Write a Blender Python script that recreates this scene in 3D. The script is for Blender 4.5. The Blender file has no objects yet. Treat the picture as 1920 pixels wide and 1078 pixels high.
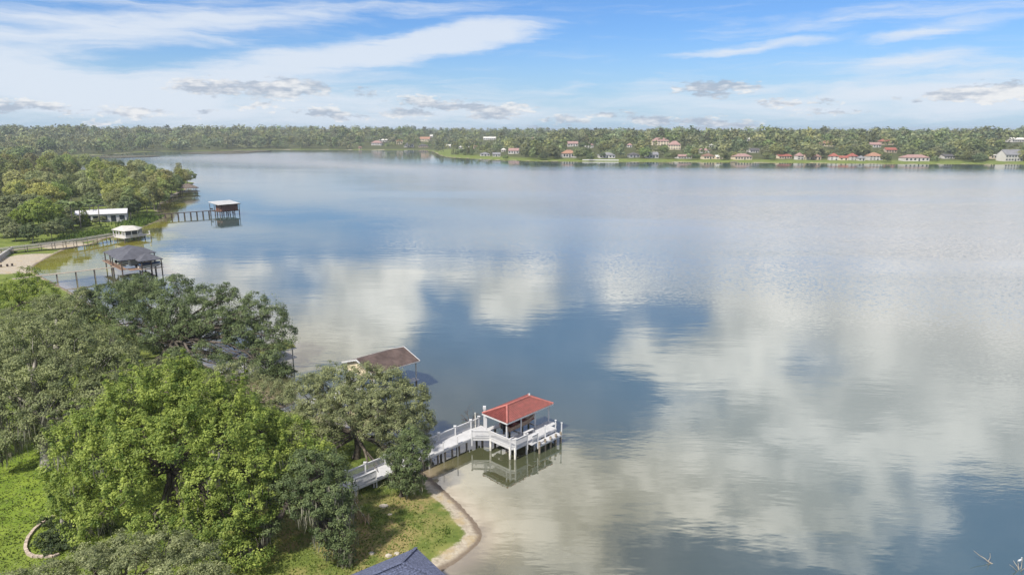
import bpy, math, random
import numpy as np
from mathutils import Vector

# ------------------------------------------------------------------ camera, sky, sun, exposure
sc = bpy.context.scene
COL = sc.collection
H = 38.0
PITCH = math.radians(13.0)
F = 1281.0                      # focal length in photograph pixels (1920 wide)
cam_d = bpy.data.cameras.new('camera')
cam_d.sensor_width = 36.0
cam_d.lens = 36.0 * F / 1920.0
cam_d.clip_start = 0.5
cam_d.clip_end = 40000.0
cam = bpy.data.objects.new('camera', cam_d)
COL.objects.link(cam)
cam.location = (0, 0, H)
cam.rotation_euler = (math.radians(90) - PITCH, 0, 0)
sc.camera = cam

SUN = Vector((-0.46, -0.50, 0.84)).normalized()      # towards the sun
sun_d = bpy.data.lights.new('sun', 'SUN')
sun_d.energy = 4.3
sun_d.angle = math.radians(3.0)      # sun softened by thin high cloud
sun_d.color = (1.0, 0.94, 0.84)
sun = bpy.data.objects.new('sun', sun_d)
COL.objects.link(sun)
sun.location = (-60, -60, 120)
sun.rotation_euler = SUN.to_track_quat('Z', 'Y').to_euler()
sc.view_settings.view_transform = 'Standard'
sc.view_settings.look = 'None'
sc.view_settings.gamma = 1.0
sc.view_settings.use_curve_mapping = False
sc.view_settings.exposure = 0.6

sc.render.engine = 'CYCLES'
sc.cycles.use_denoising = True
sc.cycles.max_bounces = 6
sc.cycles.diffuse_bounces = 3
sc.cycles.glossy_bounces = 3
sc.cycles.transmission_bounces = 3
sc.cycles.volume_bounces = 0
sc.cycles.caustics_reflective = False
sc.cycles.caustics_refractive = False


def ray(px, py):
    u = (px - 960) / F
    v = (py - 539) / F
    cp, sp = math.cos(PITCH), math.sin(PITCH)
    return (u, cp - v * sp, -sp - v * cp)


def at(px, py, z=0.0):
    d = ray(px, py)
    t = (z - H) / d[2]
    return Vector((d[0] * t, d[1] * t, z))


def atY(px, py, Y):
    d = ray(px, py)
    t = Y / d[1]
    return Vector((d[0] * t, Y, H + d[2] * t))


def to_px(x, y, z):
    cp, sp = math.cos(PITCH), math.sin(PITCH)
    f = y * cp - (z - H) * sp
    w = y * sp + (z - H) * cp
    return 960 + F * x / f, 539 - F * w / f


def azel(px, py):
    d = Vector(ray(px, py)).normalized()
    return math.degrees(math.atan2(d.x, d.y)), math.degrees(math.asin(d.z))


class NT:
    """small node-tree helper"""
    def __init__(self, tree):
        self.t = tree
        self.n = tree.nodes
        self.l = tree.links

    def add(self, typ, ins=None, **kw):
        nd = self.n.new(typ)
        for k, v in kw.items():
            setattr(nd, k, v)
        for k, v in (ins or {}).items():
            if isinstance(v, bpy.types.NodeSocket):
                self.l.new(v, nd.inputs[k])
            else:
                nd.inputs[k].default_value = v
        return nd

    def math(self, op, a, b=0.0, c=0.0, clamp=False):
        return self.add('ShaderNodeMath', {0: a, 1: b, 2: c}, operation=op, use_clamp=clamp).outputs[0]

    def sstep(self, v, lo, hi, a=0.0, b=1.0):
        nd = self.add('ShaderNodeMapRange', {'Value': v, 'From Min': lo, 'From Max': hi, 'To Min': a, 'To Max': b},
                      interpolation_type='SMOOTHSTEP')
        return nd.outputs[0]

    def noise(self, vec, scale, detail=4.0, rough=0.55, dist=0.0):
        ins = {'Scale': scale, 'Detail': detail, 'Roughness': rough, 'Distortion': dist}
        if vec is not None:
            ins['Vector'] = vec
        return self.add('ShaderNodeTexNoise', ins)

    def mix(self, fac, a, b, blend='MIX'):
        nd = self.add('ShaderNodeMix', data_type='RGBA', blend_type=blend)
        for k, v in ((0, fac), (6, a), (7, b)):
            if isinstance(v, bpy.types.NodeSocket):
                self.l.new(v, nd.inputs[k])
            else:
                nd.inputs[k].default_value = v if k == 0 else (v[0], v[1], v[2], 1.0)
        return nd.outputs[2]


def build_world():
    w = bpy.data.worlds.new('World')
    sc.world = w
    w.use_nodes = True
    w.cycles.sampling_method = 'MANUAL'
    w.cycles.sample_map_resolution = 512
    T = NT(w.node_tree)
    T.n.clear()
    sky = T.add('ShaderNodeTexSky', sky_type='NISHITA', sun_disc=False)
    sky.sun_elevation = math.asin(SUN.z)
    sky.sun_rotation = math.atan2(SUN.x, SUN.y)
    sky.altitude = 50.0
    sky.air_density = 1.0
    sky.dust_density = 0.6
    sky.ozone_density = 2.2
    tc = T.add('ShaderNodeTexCoord')
    sep = T.add('ShaderNodeSeparateXYZ', {0: tc.outputs['Generated']})
    x, y, z = sep.outputs
    az = T.math('MULTIPLY', T.math('ARCTAN2', x, y), 57.2958)
    el = T.math('MULTIPLY', T.math('ARCSINE', z), 57.2958)
    ae = T.add('ShaderNodeCombineXYZ', {0: az, 1: el, 2: 0.0}).outputs[0]
    # warp
    wv = T.add('ShaderNodeVectorMath', {0: ae, 1: (0.11, 0.3, 1.0)}, operation='MULTIPLY').outputs[0]
    wn = T.noise(wv, 1.0, 5.0, 0.6)
    off = T.add('ShaderNodeVectorMath', {0: wn.outputs['Color'], 1: (0.5, 0.5, 0.5)}, operation='SUBTRACT').outputs[0]

    def warped(sx, sy):
        o = T.add('ShaderNodeVectorMath', {0: off, 1: (sx, sy, 0)}, operation='MULTIPLY').outputs[0]
        return T.add('ShaderNodeVectorMath', {0: ae, 1: o}, operation='ADD').outputs[0]

    def blobs(vec, items, refl):
        tot = None
        for (px, py, rx, ry, rot, wt) in items:
            a, e = azel(px, py)
            if refl:
                e = -e
            mp = T.add('ShaderNodeMapping', {'Vector': vec, 'Location': (a, e, 0), 'Rotation': (0, 0, math.radians(rot)),
                                             'Scale': (rx / 22.36, ry / 22.36, 1)}, vector_type='TEXTURE')
            g = T.add('ShaderNodeTexGradient', {0: mp.outputs[0]}, gradient_type='SPHERICAL').outputs[1]
            tot = T.math('MULTIPLY', g, wt) if tot is None else T.math('MULTIPLY_ADD', g, wt, tot)
        return tot

    # thin high streaks seen in the frame  (pixel x, pixel y, rx, ry, tilt, weight)
    cir = [(230, 45, 420, 50, 3, 1.1), (60, 140, 300, 62, -10, 1.2), (640, 112, 420, 40, 9, 1.5), (880, 72, 190, 30, 8, 0.9),
           (420, 190, 800, 60, 0, 0.75), (1390, 90, 190, 13, 3, 1.0), (1735, 66, 150, 16, 7, 0.9), (1600, 40, 450, 26, 1, 0.42),
           (1640, 175, 520, 62, 1, 0.85), (1690, 118, 130, 22, 4, 0.7), (900, 215, 900, 40, 0, 0.55), (1900, 185, 260, 40, 0, 0.5),
           (1080, 165, 60, 12, 12, 0.5), (700, 20, 420, 30, 2, 0.6)]
    # small flat cumulus in the frame
    cum = [(400, 163, 95, 19, 0, 1.1), (545, 168, 85, 24, 2, 1.2), (40, 198, 80, 12, 0, 0.9), (245, 212, 75, 11, -2, 0.9), (130, 215, 25, 7, 0, 0.8),
           (785, 188, 52, 13, 0, 1.0), (605, 208, 48, 10, 0, 0.9), (650, 218, 52, 9, 0, 0.8), (760, 213, 70, 14, 0, 0.9), (860, 198, 80, 10, -1, 0.9),
           (940, 204, 95, 12, 0, 0.9), (920, 218, 70, 10, 0, 0.9), (1340, 166, 85, 20, 0, 1.1), (1225, 227, 65, 14, 0, 1.1), (1325, 229, 48, 14, 0, 1.2),
           (1070, 225, 60, 12, 0, 1.0), (1460, 194, 30, 11, 8, 0.9), (1545, 191, 38, 7, 0, 0.9), (1860, 173, 110, 17, 2, 1.1), (485, 199, 44, 9, 3, 0.9),
           (385, 212, 36, 6, 0, 0.8), (1150, 214, 60, 8, 0, 0.6), (190, 231, 50, 6, 0, 0.6), (1560, 210, 90, 7, 0, 0.6), (1385, 237, 50, 9, 0, 0.9),
           (690, 172, 38, 10, 0, 0.7), (1810, 184, 110, 9, 0, 0.8), (1000, 240, 60, 7, 0, 0.6)]
    # higher cumulus that the lake mirrors (pixel of the mirror image on the water)
    mir = [(720, 525, 150, 75, 0, 1.15), (955, 550, 150, 82, 8, 1.25), (650, 615, 220, 75, 4, 1.25),
           (1230, 515, 120, 70, 0, 0.9), (1500, 565, 260, 140, 0, 1.0), (1760, 520, 330, 110, 0, 1.1),
           (1830, 660, 270, 170, 0, 1.2), (1230, 665, 150, 75, 0, 0.95), (1460, 800, 300, 130, 8, 1.15), (1240, 900, 330, 130, 0, 1.2),
           (1010, 960, 250, 130, 0, 1.0), (1720, 790, 240, 110, 0, 0.95), (1560, 980, 190, 120, 0, 0.85), (1760, 960, 120, 60, 0, 0.55),
           (1380, 640, 130, 80, 0, 0.6), (420, 560, 160, 70, 0, 0.8),
           (1120, 1100, 260, 80, 0, 0.6), (300, 700, 220, 100, 0, 0.8), (300, 900, 260, 120, 0, 0.8), (620, 860, 160, 90, 0, 0.6), (1230, 485, 420, 55, 0, 1.0), (1720, 480, 480, 85, 0, 1.1), (590, 485, 300, 50, 0, 1.0), (180, 480, 300, 60, 0, 0.9), (960, 476, 260, 28, 0, 0.8), (1150, 560, 160, 60, 0, .5), (700, 445, 450, 60, 0, 1.1), (1500, 440, 700, 90, 0, 1.3), (1100, 455, 500, 45, 0, 1.1), (1400, 520, 300, 60, 0, .9), (850, 500, 60, 40, 0, .5), (590, 665, 210, 60, 0, 1.0), (890, 890, 190, 100, 0, 1.0), (1000, 1050, 260, 70, 0, .7), (1900, 840, 160, 60, 0, 0.5)]
    c1 = blobs(warped(7.0, 2.2), cir, False)
    wf = T.add('ShaderNodeVectorMath', {0: ae, 1: (0.8, 2.0, 1.0)}, operation='MULTIPLY').outputs[0]
    wfn = T.noise(wf, 1.0, 4.0, 0.65).outputs['Color']
    wfo = T.add('ShaderNodeVectorMath', {0: T.add('ShaderNodeVectorMath', {0: wfn, 1: (0.5, 0.5, 0.5)}, operation='SUBTRACT').outputs[0], 1: (6.5, 1.5, 0)}, operation='MULTIPLY').outputs[0]
    c2 = blobs(T.add('ShaderNodeVectorMath', {0: ae, 1: wfo}, operation='ADD').outputs[0], cum, False)
    c3 = blobs(warped(7.0, 5.5), mir, True)
    # streak texture for the cirrus
    sv = T.add('ShaderNodeMapping', {'Vector': warped(5.0, 1.5), 'Rotation': (0, 0, math.radians(-4)), 'Scale': (0.10, 1.0, 1)}).outputs[0]
    sn = T.noise(sv, 1.0, 6.0, 0.62, 0.4).outputs[0]
    a1 = T.sstep(T.math('ADD', c1, T.math('MULTIPLY', T.math('SUBTRACT', sn, 0.5), 2.1)), -0.02, 1.12, 0.0, 0.88)
    cv = T.add('ShaderNodeVectorMath', {0: ae, 1: (0.9, 2.2, 1)}, operation='MULTIPLY').outputs[0]
    cn = T.noise(cv, 1.0, 5.0, 0.6).outputs[0]
    a2 = T.sstep(T.math('ADD', c2, T.math('MULTIPLY', T.math('SUBTRACT', cn, 0.5), 1.7)), 0.10, 0.60, 0.0, 0.95)
    a2 = T.math('MULTIPLY', a2, T.sstep(c2, 0.0, 0.22))
    hv = T.add('ShaderNodeVectorMath', {0: ae, 1: (0.16, 0.24, 1)}, operation='MULTIPLY').outputs[0]
    hn = T.noise(hv, 1.0, 6.0, 0.58).outputs[0]
    # the same kind of broken cumulus over the rest of the sky
    pz = T.math('ADD', T.math('MAXIMUM', z, 0.0), 0.12)
    pv = T.add('ShaderNodeCombineXYZ', {0: T.math('DIVIDE', x, pz), 1: T.math('DIVIDE', y, pz), 2: 3.3}).outputs[0]
    pn = T.noise(pv, 0.95, 6.0, 0.55).outputs[0]
    a4 = T.sstep(pn, 0.47, 0.60, 0.0, 0.9)
    outside = T.math('MAXIMUM', T.sstep(el, 32.0, 40.0), T.sstep(T.math('ABSOLUTE', az), 40.0, 48.0))
    a3 = T.sstep(T.math('ADD', c3, T.math('MULTIPLY', T.math('SUBTRACT', hn, 0.5), 1.3)), 0.12, 0.82, 0.0, 0.95)
    a3 = T.math('MULTIPLY', a3, T.sstep(T.math('ADD', T.math('DIVIDE', z, T.math('MAXIMUM', y, 0.02)), T.math('MULTIPLY', T.math('SUBTRACT', hn, 0.5), 0.10)), 0.172, 0.205))
    a3 = T.math('MULTIPLY', a3, T.sstep(T.math('DIVIDE', z, T.math('MAXIMUM', y, 0.02)), 0.174, 0.19))
    a3 = T.math('ADD', T.math('MULTIPLY', a3, T.math('SUBTRACT', 1.0, outside)), T.math('MULTIPLY', a4, outside))
    a3 = T.math('MAXIMUM', a3, T.sstep(T.math('DIVIDE', z, T.math('MAXIMUM', T.math('ABSOLUTE', y), 0.02)), 0.17, 0.23, 0.0, 0.11))     # thin veil between the cumulus
    above = T.sstep(z, -0.03, -0.01)
    skyc = T.mix(1.0, sky.outputs[0], (0.50, 0.73, 1.07), 'MULTIPLY')
    # pale veil near the horizon comes with the cirrus haze
    veil = T.sstep(el, 8.0, 0.0, 0.0, 0.66)
    col = T.mix(veil, skyc, (3.9, 5.2, 6.5))
    col = T.mix(a1, col, (5.7, 6.2, 6.9))
    gn = T.noise(T.add('ShaderNodeVectorMath', {0: ae, 1: (0.16, 0.9, 1)}, operation='MULTIPLY').outputs[0], 1.0, 3.0, 0.6).outputs[0]
    grey = T.sstep(T.math('ADD', gn, T.math('MULTIPLY', T.math('SUBTRACT', cn, 0.5), 0.5)), 0.40, 0.62)
    col = T.mix(T.math('MULTIPLY', a2, 0.85), col, T.mix(grey, (3.1, 3.6, 4.4), (6.7, 6.7, 6.7)))
    tone = T.sstep(hn, 0.35, 0.68)
    col = T.mix(a3, col, T.mix(tone, (7.6, 7.1, 6.5), (15.5, 14.6, 13.2)))
    col = T.mix(above, skyc, col)
    bg = T.add('ShaderNodeBackground', {'Color': col, 'Strength': 0.088})
    out = T.add('ShaderNodeOutputWorld')
    T.l.new(bg.outputs[0], out.inputs[0])


build_world()

# ------------------------------------------------------------------ materials
MATS = {}


def new_mat(name):
    m = bpy.data.materials.new(name)
    m.use_nodes = True
    T = NT(m.node_tree)
    T.n.clear()
    out = T.add('ShaderNodeOutputMaterial')
    MATS[name] = m
    return m, T, out


def pmat(name, col, rough=0.7, var=0.25, scale=1.5, bump=0.0, bscale=20.0, metal=0.0, stretch=None, spec=0.3):
    """plain painted / wooden / masonry surface with blotchy wear"""
    if name in MATS:
        return MATS[name]
    m, T, out = new_mat(name)
    geo = T.add('ShaderNodeNewGeometry')
    vec = geo.outputs['Position']
    if stretch:
        vec = T.add('ShaderNodeVectorMath', {0: vec, 1: stretch}, operation='MULTIPLY').outputs[0]
    n = T.noise(vec, scale, 6.0, 0.65)
    f = T.sstep(n.outputs[0], 0.3, 0.72)
    dark = tuple(c * (1 - var) for c in col)
    lite = tuple(min(1, c * (1 + var * 0.5)) for c in col)
    c = T.mix(f, dark, lite)
    b = T.add('ShaderNodeBsdfPrincipled', {'Base Color': c, 'Roughness': rough, 'Metallic': metal, 'Specular IOR Level': spec})
    if bump > 0:
        n2 = T.noise(vec, bscale, 4.0)
        bp = T.add('ShaderNodeBump', {'Height': n2.outputs[0], 'Strength': bump, 'Distance': 0.05})
        T.l.new(bp.outputs[0], b.inputs['Normal'])
    T.l.new(b.outputs[0], out.inputs[0])
    return m


def leafmat(name, dark, lite, transl=0.3, hue=0.0):
    m, T, out = new_mat(name)
    a = T.add('ShaderNodeAttribute', attribute_name='tone').outputs['Fac']
    oi = T.add('ShaderNodeObjectInfo')
    c = T.mix(a, dark, lite)
    if hue > 0:
        r = T.math('ADD', oi.outputs['Random'], T.add('ShaderNodeAttribute', attribute_name='tint').outputs['Fac'])
        r = T.math('FRACT', r)
        c2 = T.add('ShaderNodeHueSaturation', {'Hue': T.math('MULTIPLY_ADD', r, -hue, 0.5 + hue * 0.42),
                                               'Saturation': T.math('MULTIPLY_ADD', T.math('FRACT', T.math('MULTIPLY', r, 7.31)), 0.35, 0.75),
                                               'Value': T.math('MULTIPLY_ADD', T.math('FRACT', T.math('MULTIPLY', r, 13.7)), 0.75, 0.68), 'Color': c})
        c = c2.outputs[0]
    d = T.add('ShaderNodeBsdfPrincipled', {'Base Color': c, 'Roughness': 0.55, 'Specular IOR Level': 0.25})
    tr = T.add('ShaderNodeBsdfTranslucent', {'Color': c})
    mx = T.add('ShaderNodeMixShader', {0: transl, 1: d.outputs[0], 2: tr.outputs[0]})
    T.l.new(mx.outputs[0], out.inputs[0])
    return m


M_WHITE = pmat('white_paint', (0.53, 0.53, 0.535), 0.55, 0.10, 0.9)
M_WDECK = pmat('white_deck', (0.47, 0.47, 0.475), 0.6, 0.14, 1.2, stretch=(1, 1, 4))
M_PILE = pmat('pile_wood', (0.20, 0.17, 0.13), 0.85, 0.5, 2.5, 0.3)
M_WPILE = pmat('weathered_white_pile', (0.55, 0.53, 0.48), 0.75, 0.35, 2.0, 0.2)
M_TILE = pmat('red_roof_tile', (0.185, 0.050, 0.043), 0.6, 0.38, 2.2, 0.2, 8)
M_TILE2 = pmat('red_ridge_tile', (0.36, 0.13, 0.11), 0.6, 0.25, 2.0)
M_BROOF = pmat('brown_shingles', (0.100, 0.072, 0.064), 0.9, 0.42, 0.7, 0.5, 12)
M_DROOF = pmat('slate_grey_shingles', (0.085, 0.088, 0.105), 0.85, 0.25, 1.0, 0.4, 10)
M_BLUE = pmat('blue_grey_shingles', (0.105, 0.120, 0.185), 0.9, 0.55, 6.0, 0.6, 14)
M_BEIGE = pmat('beige_siding', (0.62, 0.53, 0.38), 0.7, 0.12, 1.0)
M_DWOOD = pmat('dark_weathered_wood', (0.085, 0.065, 0.055), 0.85, 0.4, 1.8, 0.3)
M_MWOOD = pmat('grey_weathered_wood', (0.30, 0.26, 0.21), 0.85, 0.35, 1.5, 0.3)
M_RWOOD = pmat('red_brown_siding', (0.17, 0.085, 0.065), 0.8, 0.3, 0.9, 0.2)
M_GMETAL = pmat('grey_metal_roof', (0.42, 0.42, 0.42), 0.5, 0.15, 0.3)
M_PALEROOF = pmat('pale_grey_roof', (0.46, 0.44, 0.40), 0.7, 0.12, 0.5)
M_WROOF = pmat('white_roof', (0.50, 0.50, 0.52), 0.6, 0.08, 0.4)
M_THATCH = pmat('old_thatch', (0.15, 0.12, 0.10), 0.95, 0.4, 1.0, 0.8, 6)
M_MOSSROOF = pmat('mossy_roof', (0.16, 0.17, 0.05), 0.9, 0.35, 1.2, 0.5)
M_GLASS = pmat('dark_window', (0.03, 0.04, 0.05), 0.12, 0.2, 1.0, spec=0.6)
M_SCREEN = pmat('dark_screen', (0.05, 0.055, 0.06), 0.6, 0.2, 1.0)
M_BARK = pmat('oak_bark', (0.125, 0.105, 0.085), 0.95, 0.5, 2.5, 0.8, 10)
M_PBARK = pmat('pale_bark', (0.30, 0.275, 0.24), 0.9, 0.45, 2.0, 0.6, 8)
M_DEAD = pmat('bleached_wood', (0.42, 0.38, 0.31), 0.9, 0.4, 3.0, 0.4)
M_STONE = pmat('grey_stone', (0.36, 0.35, 0.33), 0.9, 0.3, 2.0, 0.6, 6)
M_EDGE = pmat('edging_stone', (0.44, 0.36, 0.29), 0.9, 0.35, 3.0, 0.5, 8)
M_TAN = pmat('tan_vinyl', (0.42, 0.30, 0.22), 0.6, 0.2, 2.0)
M_MAROON = pmat('maroon_vinyl', (0.22, 0.07, 0.06), 0.6, 0.25, 2.0)
M_HULL = pmat('white_hull', (0.62, 0.60, 0.57), 0.35, 0.12, 0.8, spec=0.5)
M_BCOVER = pmat('blue_canvas', (0.05, 0.09, 0.17), 0.85, 0.3, 1.0)
M_BLACK = pmat('black_metal', (0.02, 0.02, 0.022), 0.5, 0.2, 1.0)
M_CAR = pmat('dark_blue_car_paint', (0.02, 0.035, 0.07), 0.3, 0.1, 1.0, spec=0.6)
M_RUST = pmat('orange_deck_wood', (0.25, 0.16, 0.11), 0.8, 0.3, 1.2)

L_BRIGHT = leafmat('bright_leaves', (0.120, 0.190, 0.040), (0.420, 0.490, 0.110), 0.48)
L_OAK = leafmat('oak_leaves', (0.110, 0.140, 0.062), (0.340, 0.370, 0.165), 0.4)
L_OAKD = leafmat('dark_oak_leaves', (0.060, 0.092, 0.038), (0.200, 0.250, 0.100), 0.34)
L_GREY = leafmat('grey_green_leaves', (0.120, 0.145, 0.068), (0.370, 0.395, 0.190), 0.4)
L_LITE = leafmat('light_leaves', (0.100, 0.160, 0.025), (0.290, 0.350, 0.055), 0.4)
L_SHRUB = leafmat('shrub_leaves', (0.030, 0.050, 0.020), (0.095, 0.125, 0.040), 0.25)
L_WOOD = leafmat('wood_leaves', (0.130, 0.165, 0.052), (0.400, 0.440, 0.140), 0.42, hue=0.08)
L_FAR = leafmat('far_leaves', (0.115, 0.145, 0.060), (0.270, 0.310, 0.115), 0.36, hue=0.075)
L_MOSS = leafmat('spanish_moss', (0.13, 0.125, 0.095), (0.27, 0.26, 0.20), 0.2)
L_PALM = leafmat('palm_leaves', (0.090, 0.140, 0.050), (0.280, 0.340, 0.130), 0.35)
L_GRASS = leafmat('grass_blades', (0.100, 0.145, 0.028), (0.220, 0.265, 0.065), 0.3)
L_REED = leafmat('reed_blades', (0.060, 0.110, 0.020), (0.150, 0.210, 0.040), 0.3)


# ------------------------------------------------------------------ mesh helpers
def tag(o, label=None, cat=None, group=None, kind=None):
    if label:
        o['label'] = label
    if cat:
        o['category'] = cat
    if group:
        o['group'] = group
    if kind:
        o['kind'] = kind
    return o


def empty(name, loc):
    o = bpy.data.objects.new(name, None)
    o.empty_display_size = 0.5
    o.location = loc
    COL.objects.link(o)
    return o


def mesh_np(name, verts, faces_n, loops, attrs=None, smooth=False):
    """verts (N,3); loops flat vertex indices; faces_n verts per face"""
    me = bpy.data.meshes.new(name)
    nf = len(loops) // faces_n
    me.vertices.add(len(verts))
    me.vertices.foreach_set('co', np.asarray(verts, np.float32).ravel())
    me.loops.add(len(loops))
    me.loops.foreach_set('vertex_index', np.asarray(loops, np.int32))
    me.polygons.add(nf)
    me.polygons.foreach_set('loop_start', np.arange(nf, dtype=np.int32) * faces_n)
    me.polygons.foreach_set('loop_total', np.full(nf, faces_n, np.int32))
    if smooth:
        me.polygons.foreach_set('use_smooth', np.ones(nf, bool))
    me.update(calc_edges=True)
    for k, v in (attrs or {}).items():
        a = me.attributes.new(k, 'FLOAT', 'POINT')
        a.data.foreach_set('value', np.asarray(v, np.float32))
    return me


class MB:
    """collects shapes in world space and links them as one mesh object"""
    def __init__(self):
        self.v = []
        self.f = []

    def poly(self, pts):
        i = len(self.v)
        self.v += [tuple(p) for p in pts]
        self.f.append(tuple(range(i, i + len(pts))))
        return self

    def obox(self, c, ax, ay, az_):
        c, ax, ay, az_ = Vector(c), Vector(ax), Vector(ay), Vector(az_)
        i = len(self.v)
        for s in ((-1, -1, -1), (1, -1, -1), (1, 1, -1), (-1, 1, -1), (-1, -1, 1), (1, -1, 1), (1, 1, 1), (-1, 1, 1)):
            self.v.append(tuple(c + ax * s[0] + ay * s[1] + az_ * s[2]))
        for q in ((0, 3, 2, 1), (4, 5, 6, 7), (0, 1, 5, 4), (1, 2, 6, 5), (2, 3, 7, 6), (3, 0, 4, 7)):
            self.f.append(tuple(i + k for k in q))
        return self

    def beam(self, p0, p1, w, h):
        p0, p1 = Vector(p0), Vector(p1)
        d = p1 - p0
        L = d.length
        if L < 1e-6:
            return self
        d /= L
        up = Vector((0, 0, 1)) if abs(d.z) < 0.95 else Vector((1, 0, 0))
        s = d.cross(up).normalized()
        t = s.cross(d).normalized()
        return self.obox((p0 + p1) / 2, d * L / 2, s * w / 2, t * h / 2)

    def tube(self, pts, rad, n=6, cap=True):
        pts = [Vector(p) for p in pts]
        i0 = len(self.v)
        m = len(pts)
        for k in range(m):
            d = (pts[min(k + 1, m - 1)] - pts[max(k - 1, 0)]).normalized()
            a = d.orthogonal().normalized() if k == 0 else (pa - d * pa.dot(d)).normalized()
            pa = a
            b = d.cross(a)
            r = rad[k] if hasattr(rad, '__len__') else rad
            for j in range(n):
                t = 2 * math.pi * j / n
                self.v.append(tuple(pts[k] + (a * math.cos(t) + b * math.sin(t)) * r))
        for k in range(m - 1):
            for j in range(n):
                a0 = i0 + k * n + j
                a1 = i0 + k * n + (j + 1) % n
                self.f.append((a0, a1, a1 + n, a0 + n))
        if cap:
            self.f.append(tuple(i0 + j for j in reversed(range(n))))
            self.f.append(tuple(i0 + (m - 1) * n + j for j in range(n)))
        return self

    def prism(self, poly, z0, z1):
        i = len(self.v)
        n = len(poly)
        self.v += [(p[0], p[1], z0) for p in poly] + [(p[0], p[1], z1) for p in poly]
        self.f.append(tuple(i + k for k in reversed(range(n))))
        self.f.append(tuple(i + n + k for k in range(n)))
        for k in range(n):
            self.f.append((i + k, i + (k + 1) % n, i + n + (k + 1) % n, i + n + k))
        return self

    def slab(self, pts, th):
        """thick sheet from a planar polygon, thickened downwards"""
        i = len(self.v)
        n = len(pts)
        self.v += [tuple(p) for p in pts] + [(p[0], p[1], p[2] - th) for p in pts]
        self.f.append(tuple(i + k for k in range(n)))
        self.f.append(tuple(i + n + k for k in reversed(range(n))))
        for k in range(n):
            self.f.append((i + k, i + n + k, i + n + (k + 1) % n, i + (k + 1) % n))
        return self

    def build(self, name, mat, parent=None, smooth=False, root=None):
        base = Vector((0, 0, 0))
        p = parent
        while p is not None:
            base += p.location
            p = p.parent
        me = bpy.data.meshes.new(name)
        me.from_pydata([(a - base.x, b - base.y, c - base.z) for a, b, c in self.v], [], self.f)
        me.materials.append(mat)
        if smooth:
            me.polygons.foreach_set('use_smooth', [True] * len(me.polygons))
        me.update()
        o = bpy.data.objects.new(name, me)
        if parent is not None:
            o.parent = parent
        COL.objects.link(o)
        return o


def obj_mesh(name, me, mat, parent=None, loc=(0, 0, 0)):
    if mat is not None and not me.materials:
        me.materials.append(mat)
    o = bpy.data.objects.new(name, me)
    if parent is not None:
        o.parent = parent
    o.location = loc
    COL.objects.link(o)
    return o


# ------------------------------------------------------------------ shoreline, terrain height
def w2(px, py):
    p = at(px, py, 0)
    return (p.x, p.y)


SHORE = [(-30, -200), (-22, 25), (-16, 40), (-10.5, 48)]
SHORE += [w2(*p) for p in [(812, 1088), (831, 1070), (867, 1048), (897, 1022), (907, 1002), (897, 982), (867, 948), (824, 908), (791, 880), (762, 858),
                           (690, 812), (600, 785), (520, 757), (445, 722), (404, 693), (372, 678), (330, 660), (275, 632), (200, 590), (130, 545), (86, 522),
                           (62, 508), (66, 497), (100, 478), (122, 468), (168, 459), (196, 448), (215, 441), (240, 436), (268, 427), (285, 420), (300, 413), (312, 407),
                           (304, 402), (297, 397), (299, 388), (306, 378), (318, 368), (335, 361), (349, 357), (352, 352)]]
SHORE += [(-232, 505), (-300, 580), (-400, 660), (-520, 760), (-640, 880), (-700, 980), (-660, 1050)]
SHORE += [w2(*p) for p in [(185, 291.5), (230, 288), (260, 286), (300, 284.5), (420, 283), (500, 281.2), (600, 281), (700, 281.5), (795, 281.5), (811, 284), (826, 292),
                           (843, 295.5), (924, 300), (1034, 303), (1100, 303.5), (1300, 304.5), (1500, 306), (1700, 308), (1880, 308.5), (1990, 309)]]
SHORE += [(900, 740), (1500, 500), (1500, -200)]
SH = np.array(SHORE, float)


def shore_sd(x, y):
    """signed distance to the shoreline, positive on land"""
    x = np.atleast_1d(np.asarray(x, float))
    y = np.atleast_1d(np.asarray(y, float))
    best = np.full(x.shape, 1e12)
    inside = np.zeros(x.shape, bool)
    n = len(SH)
    for i in range(n):
        ax, ay = SH[i]
        bx, by = SH[(i + 1) % n]
        dx, dy = bx - ax, by - ay
        t = np.clip(((x - ax) * dx + (y - ay) * dy) / (dx * dx + dy * dy), 0, 1)
        d = (x - ax - t * dx) ** 2 + (y - ay - t * dy) ** 2
        best = np.minimum(best, d)
        c = (ay > y) != (by > y)
        with np.errstate(divide='ignore', invalid='ignore'):
            xi = ax + (y - ay) / (by - ay) * dx if by != ay else np.full(x.shape, 1e12)
        inside ^= c & (x < xi)
    d = np.sqrt(best)
    return np.where(inside, -d, d)


def smooth(a, lo, hi):
    t = np.clip((a - lo) / (hi - lo), 0, 1)
    return t * t * (3 - 2 * t)


def height_sd(x, y, sd):
    land = np.clip(sd, 0, None)
    h = 0.085 * np.minimum(land, 6) + 0.05 * np.clip(land - 6, 0, 14)
    far = smooth(y, 560, 760)
    pen = smooth(y, 200, 300) * (1 - far)
    h = h + pen * 6.0 * smooth(land, 25, 150)
    leftw = smooth(-x, 100, 260)
    h = h + far * (19.0 + 4.0 * leftw) * smooth(land, 15, 400)
    und = 0.25 * np.sin(x * 0.11 + 1.3) * np.cos(y * 0.09) * smooth(land, 3, 25)
    h = h + und + far * 1.6 * np.sin(x * 0.012 + 0.5) * np.sin(y * 0.009 + 1) * smooth(land, 60, 400)
    sea = -0.10 * np.clip(-sd, 0, 25) - 0.02
    return np.where(sd > 0, h, sea)


def hgt(x, y):
    x = np.atleast_1d(np.asarray(x, float))
    y = np.atleast_1d(np.asarray(y, float))
    return height_sd(x, y, shore_sd(x, y))


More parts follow.
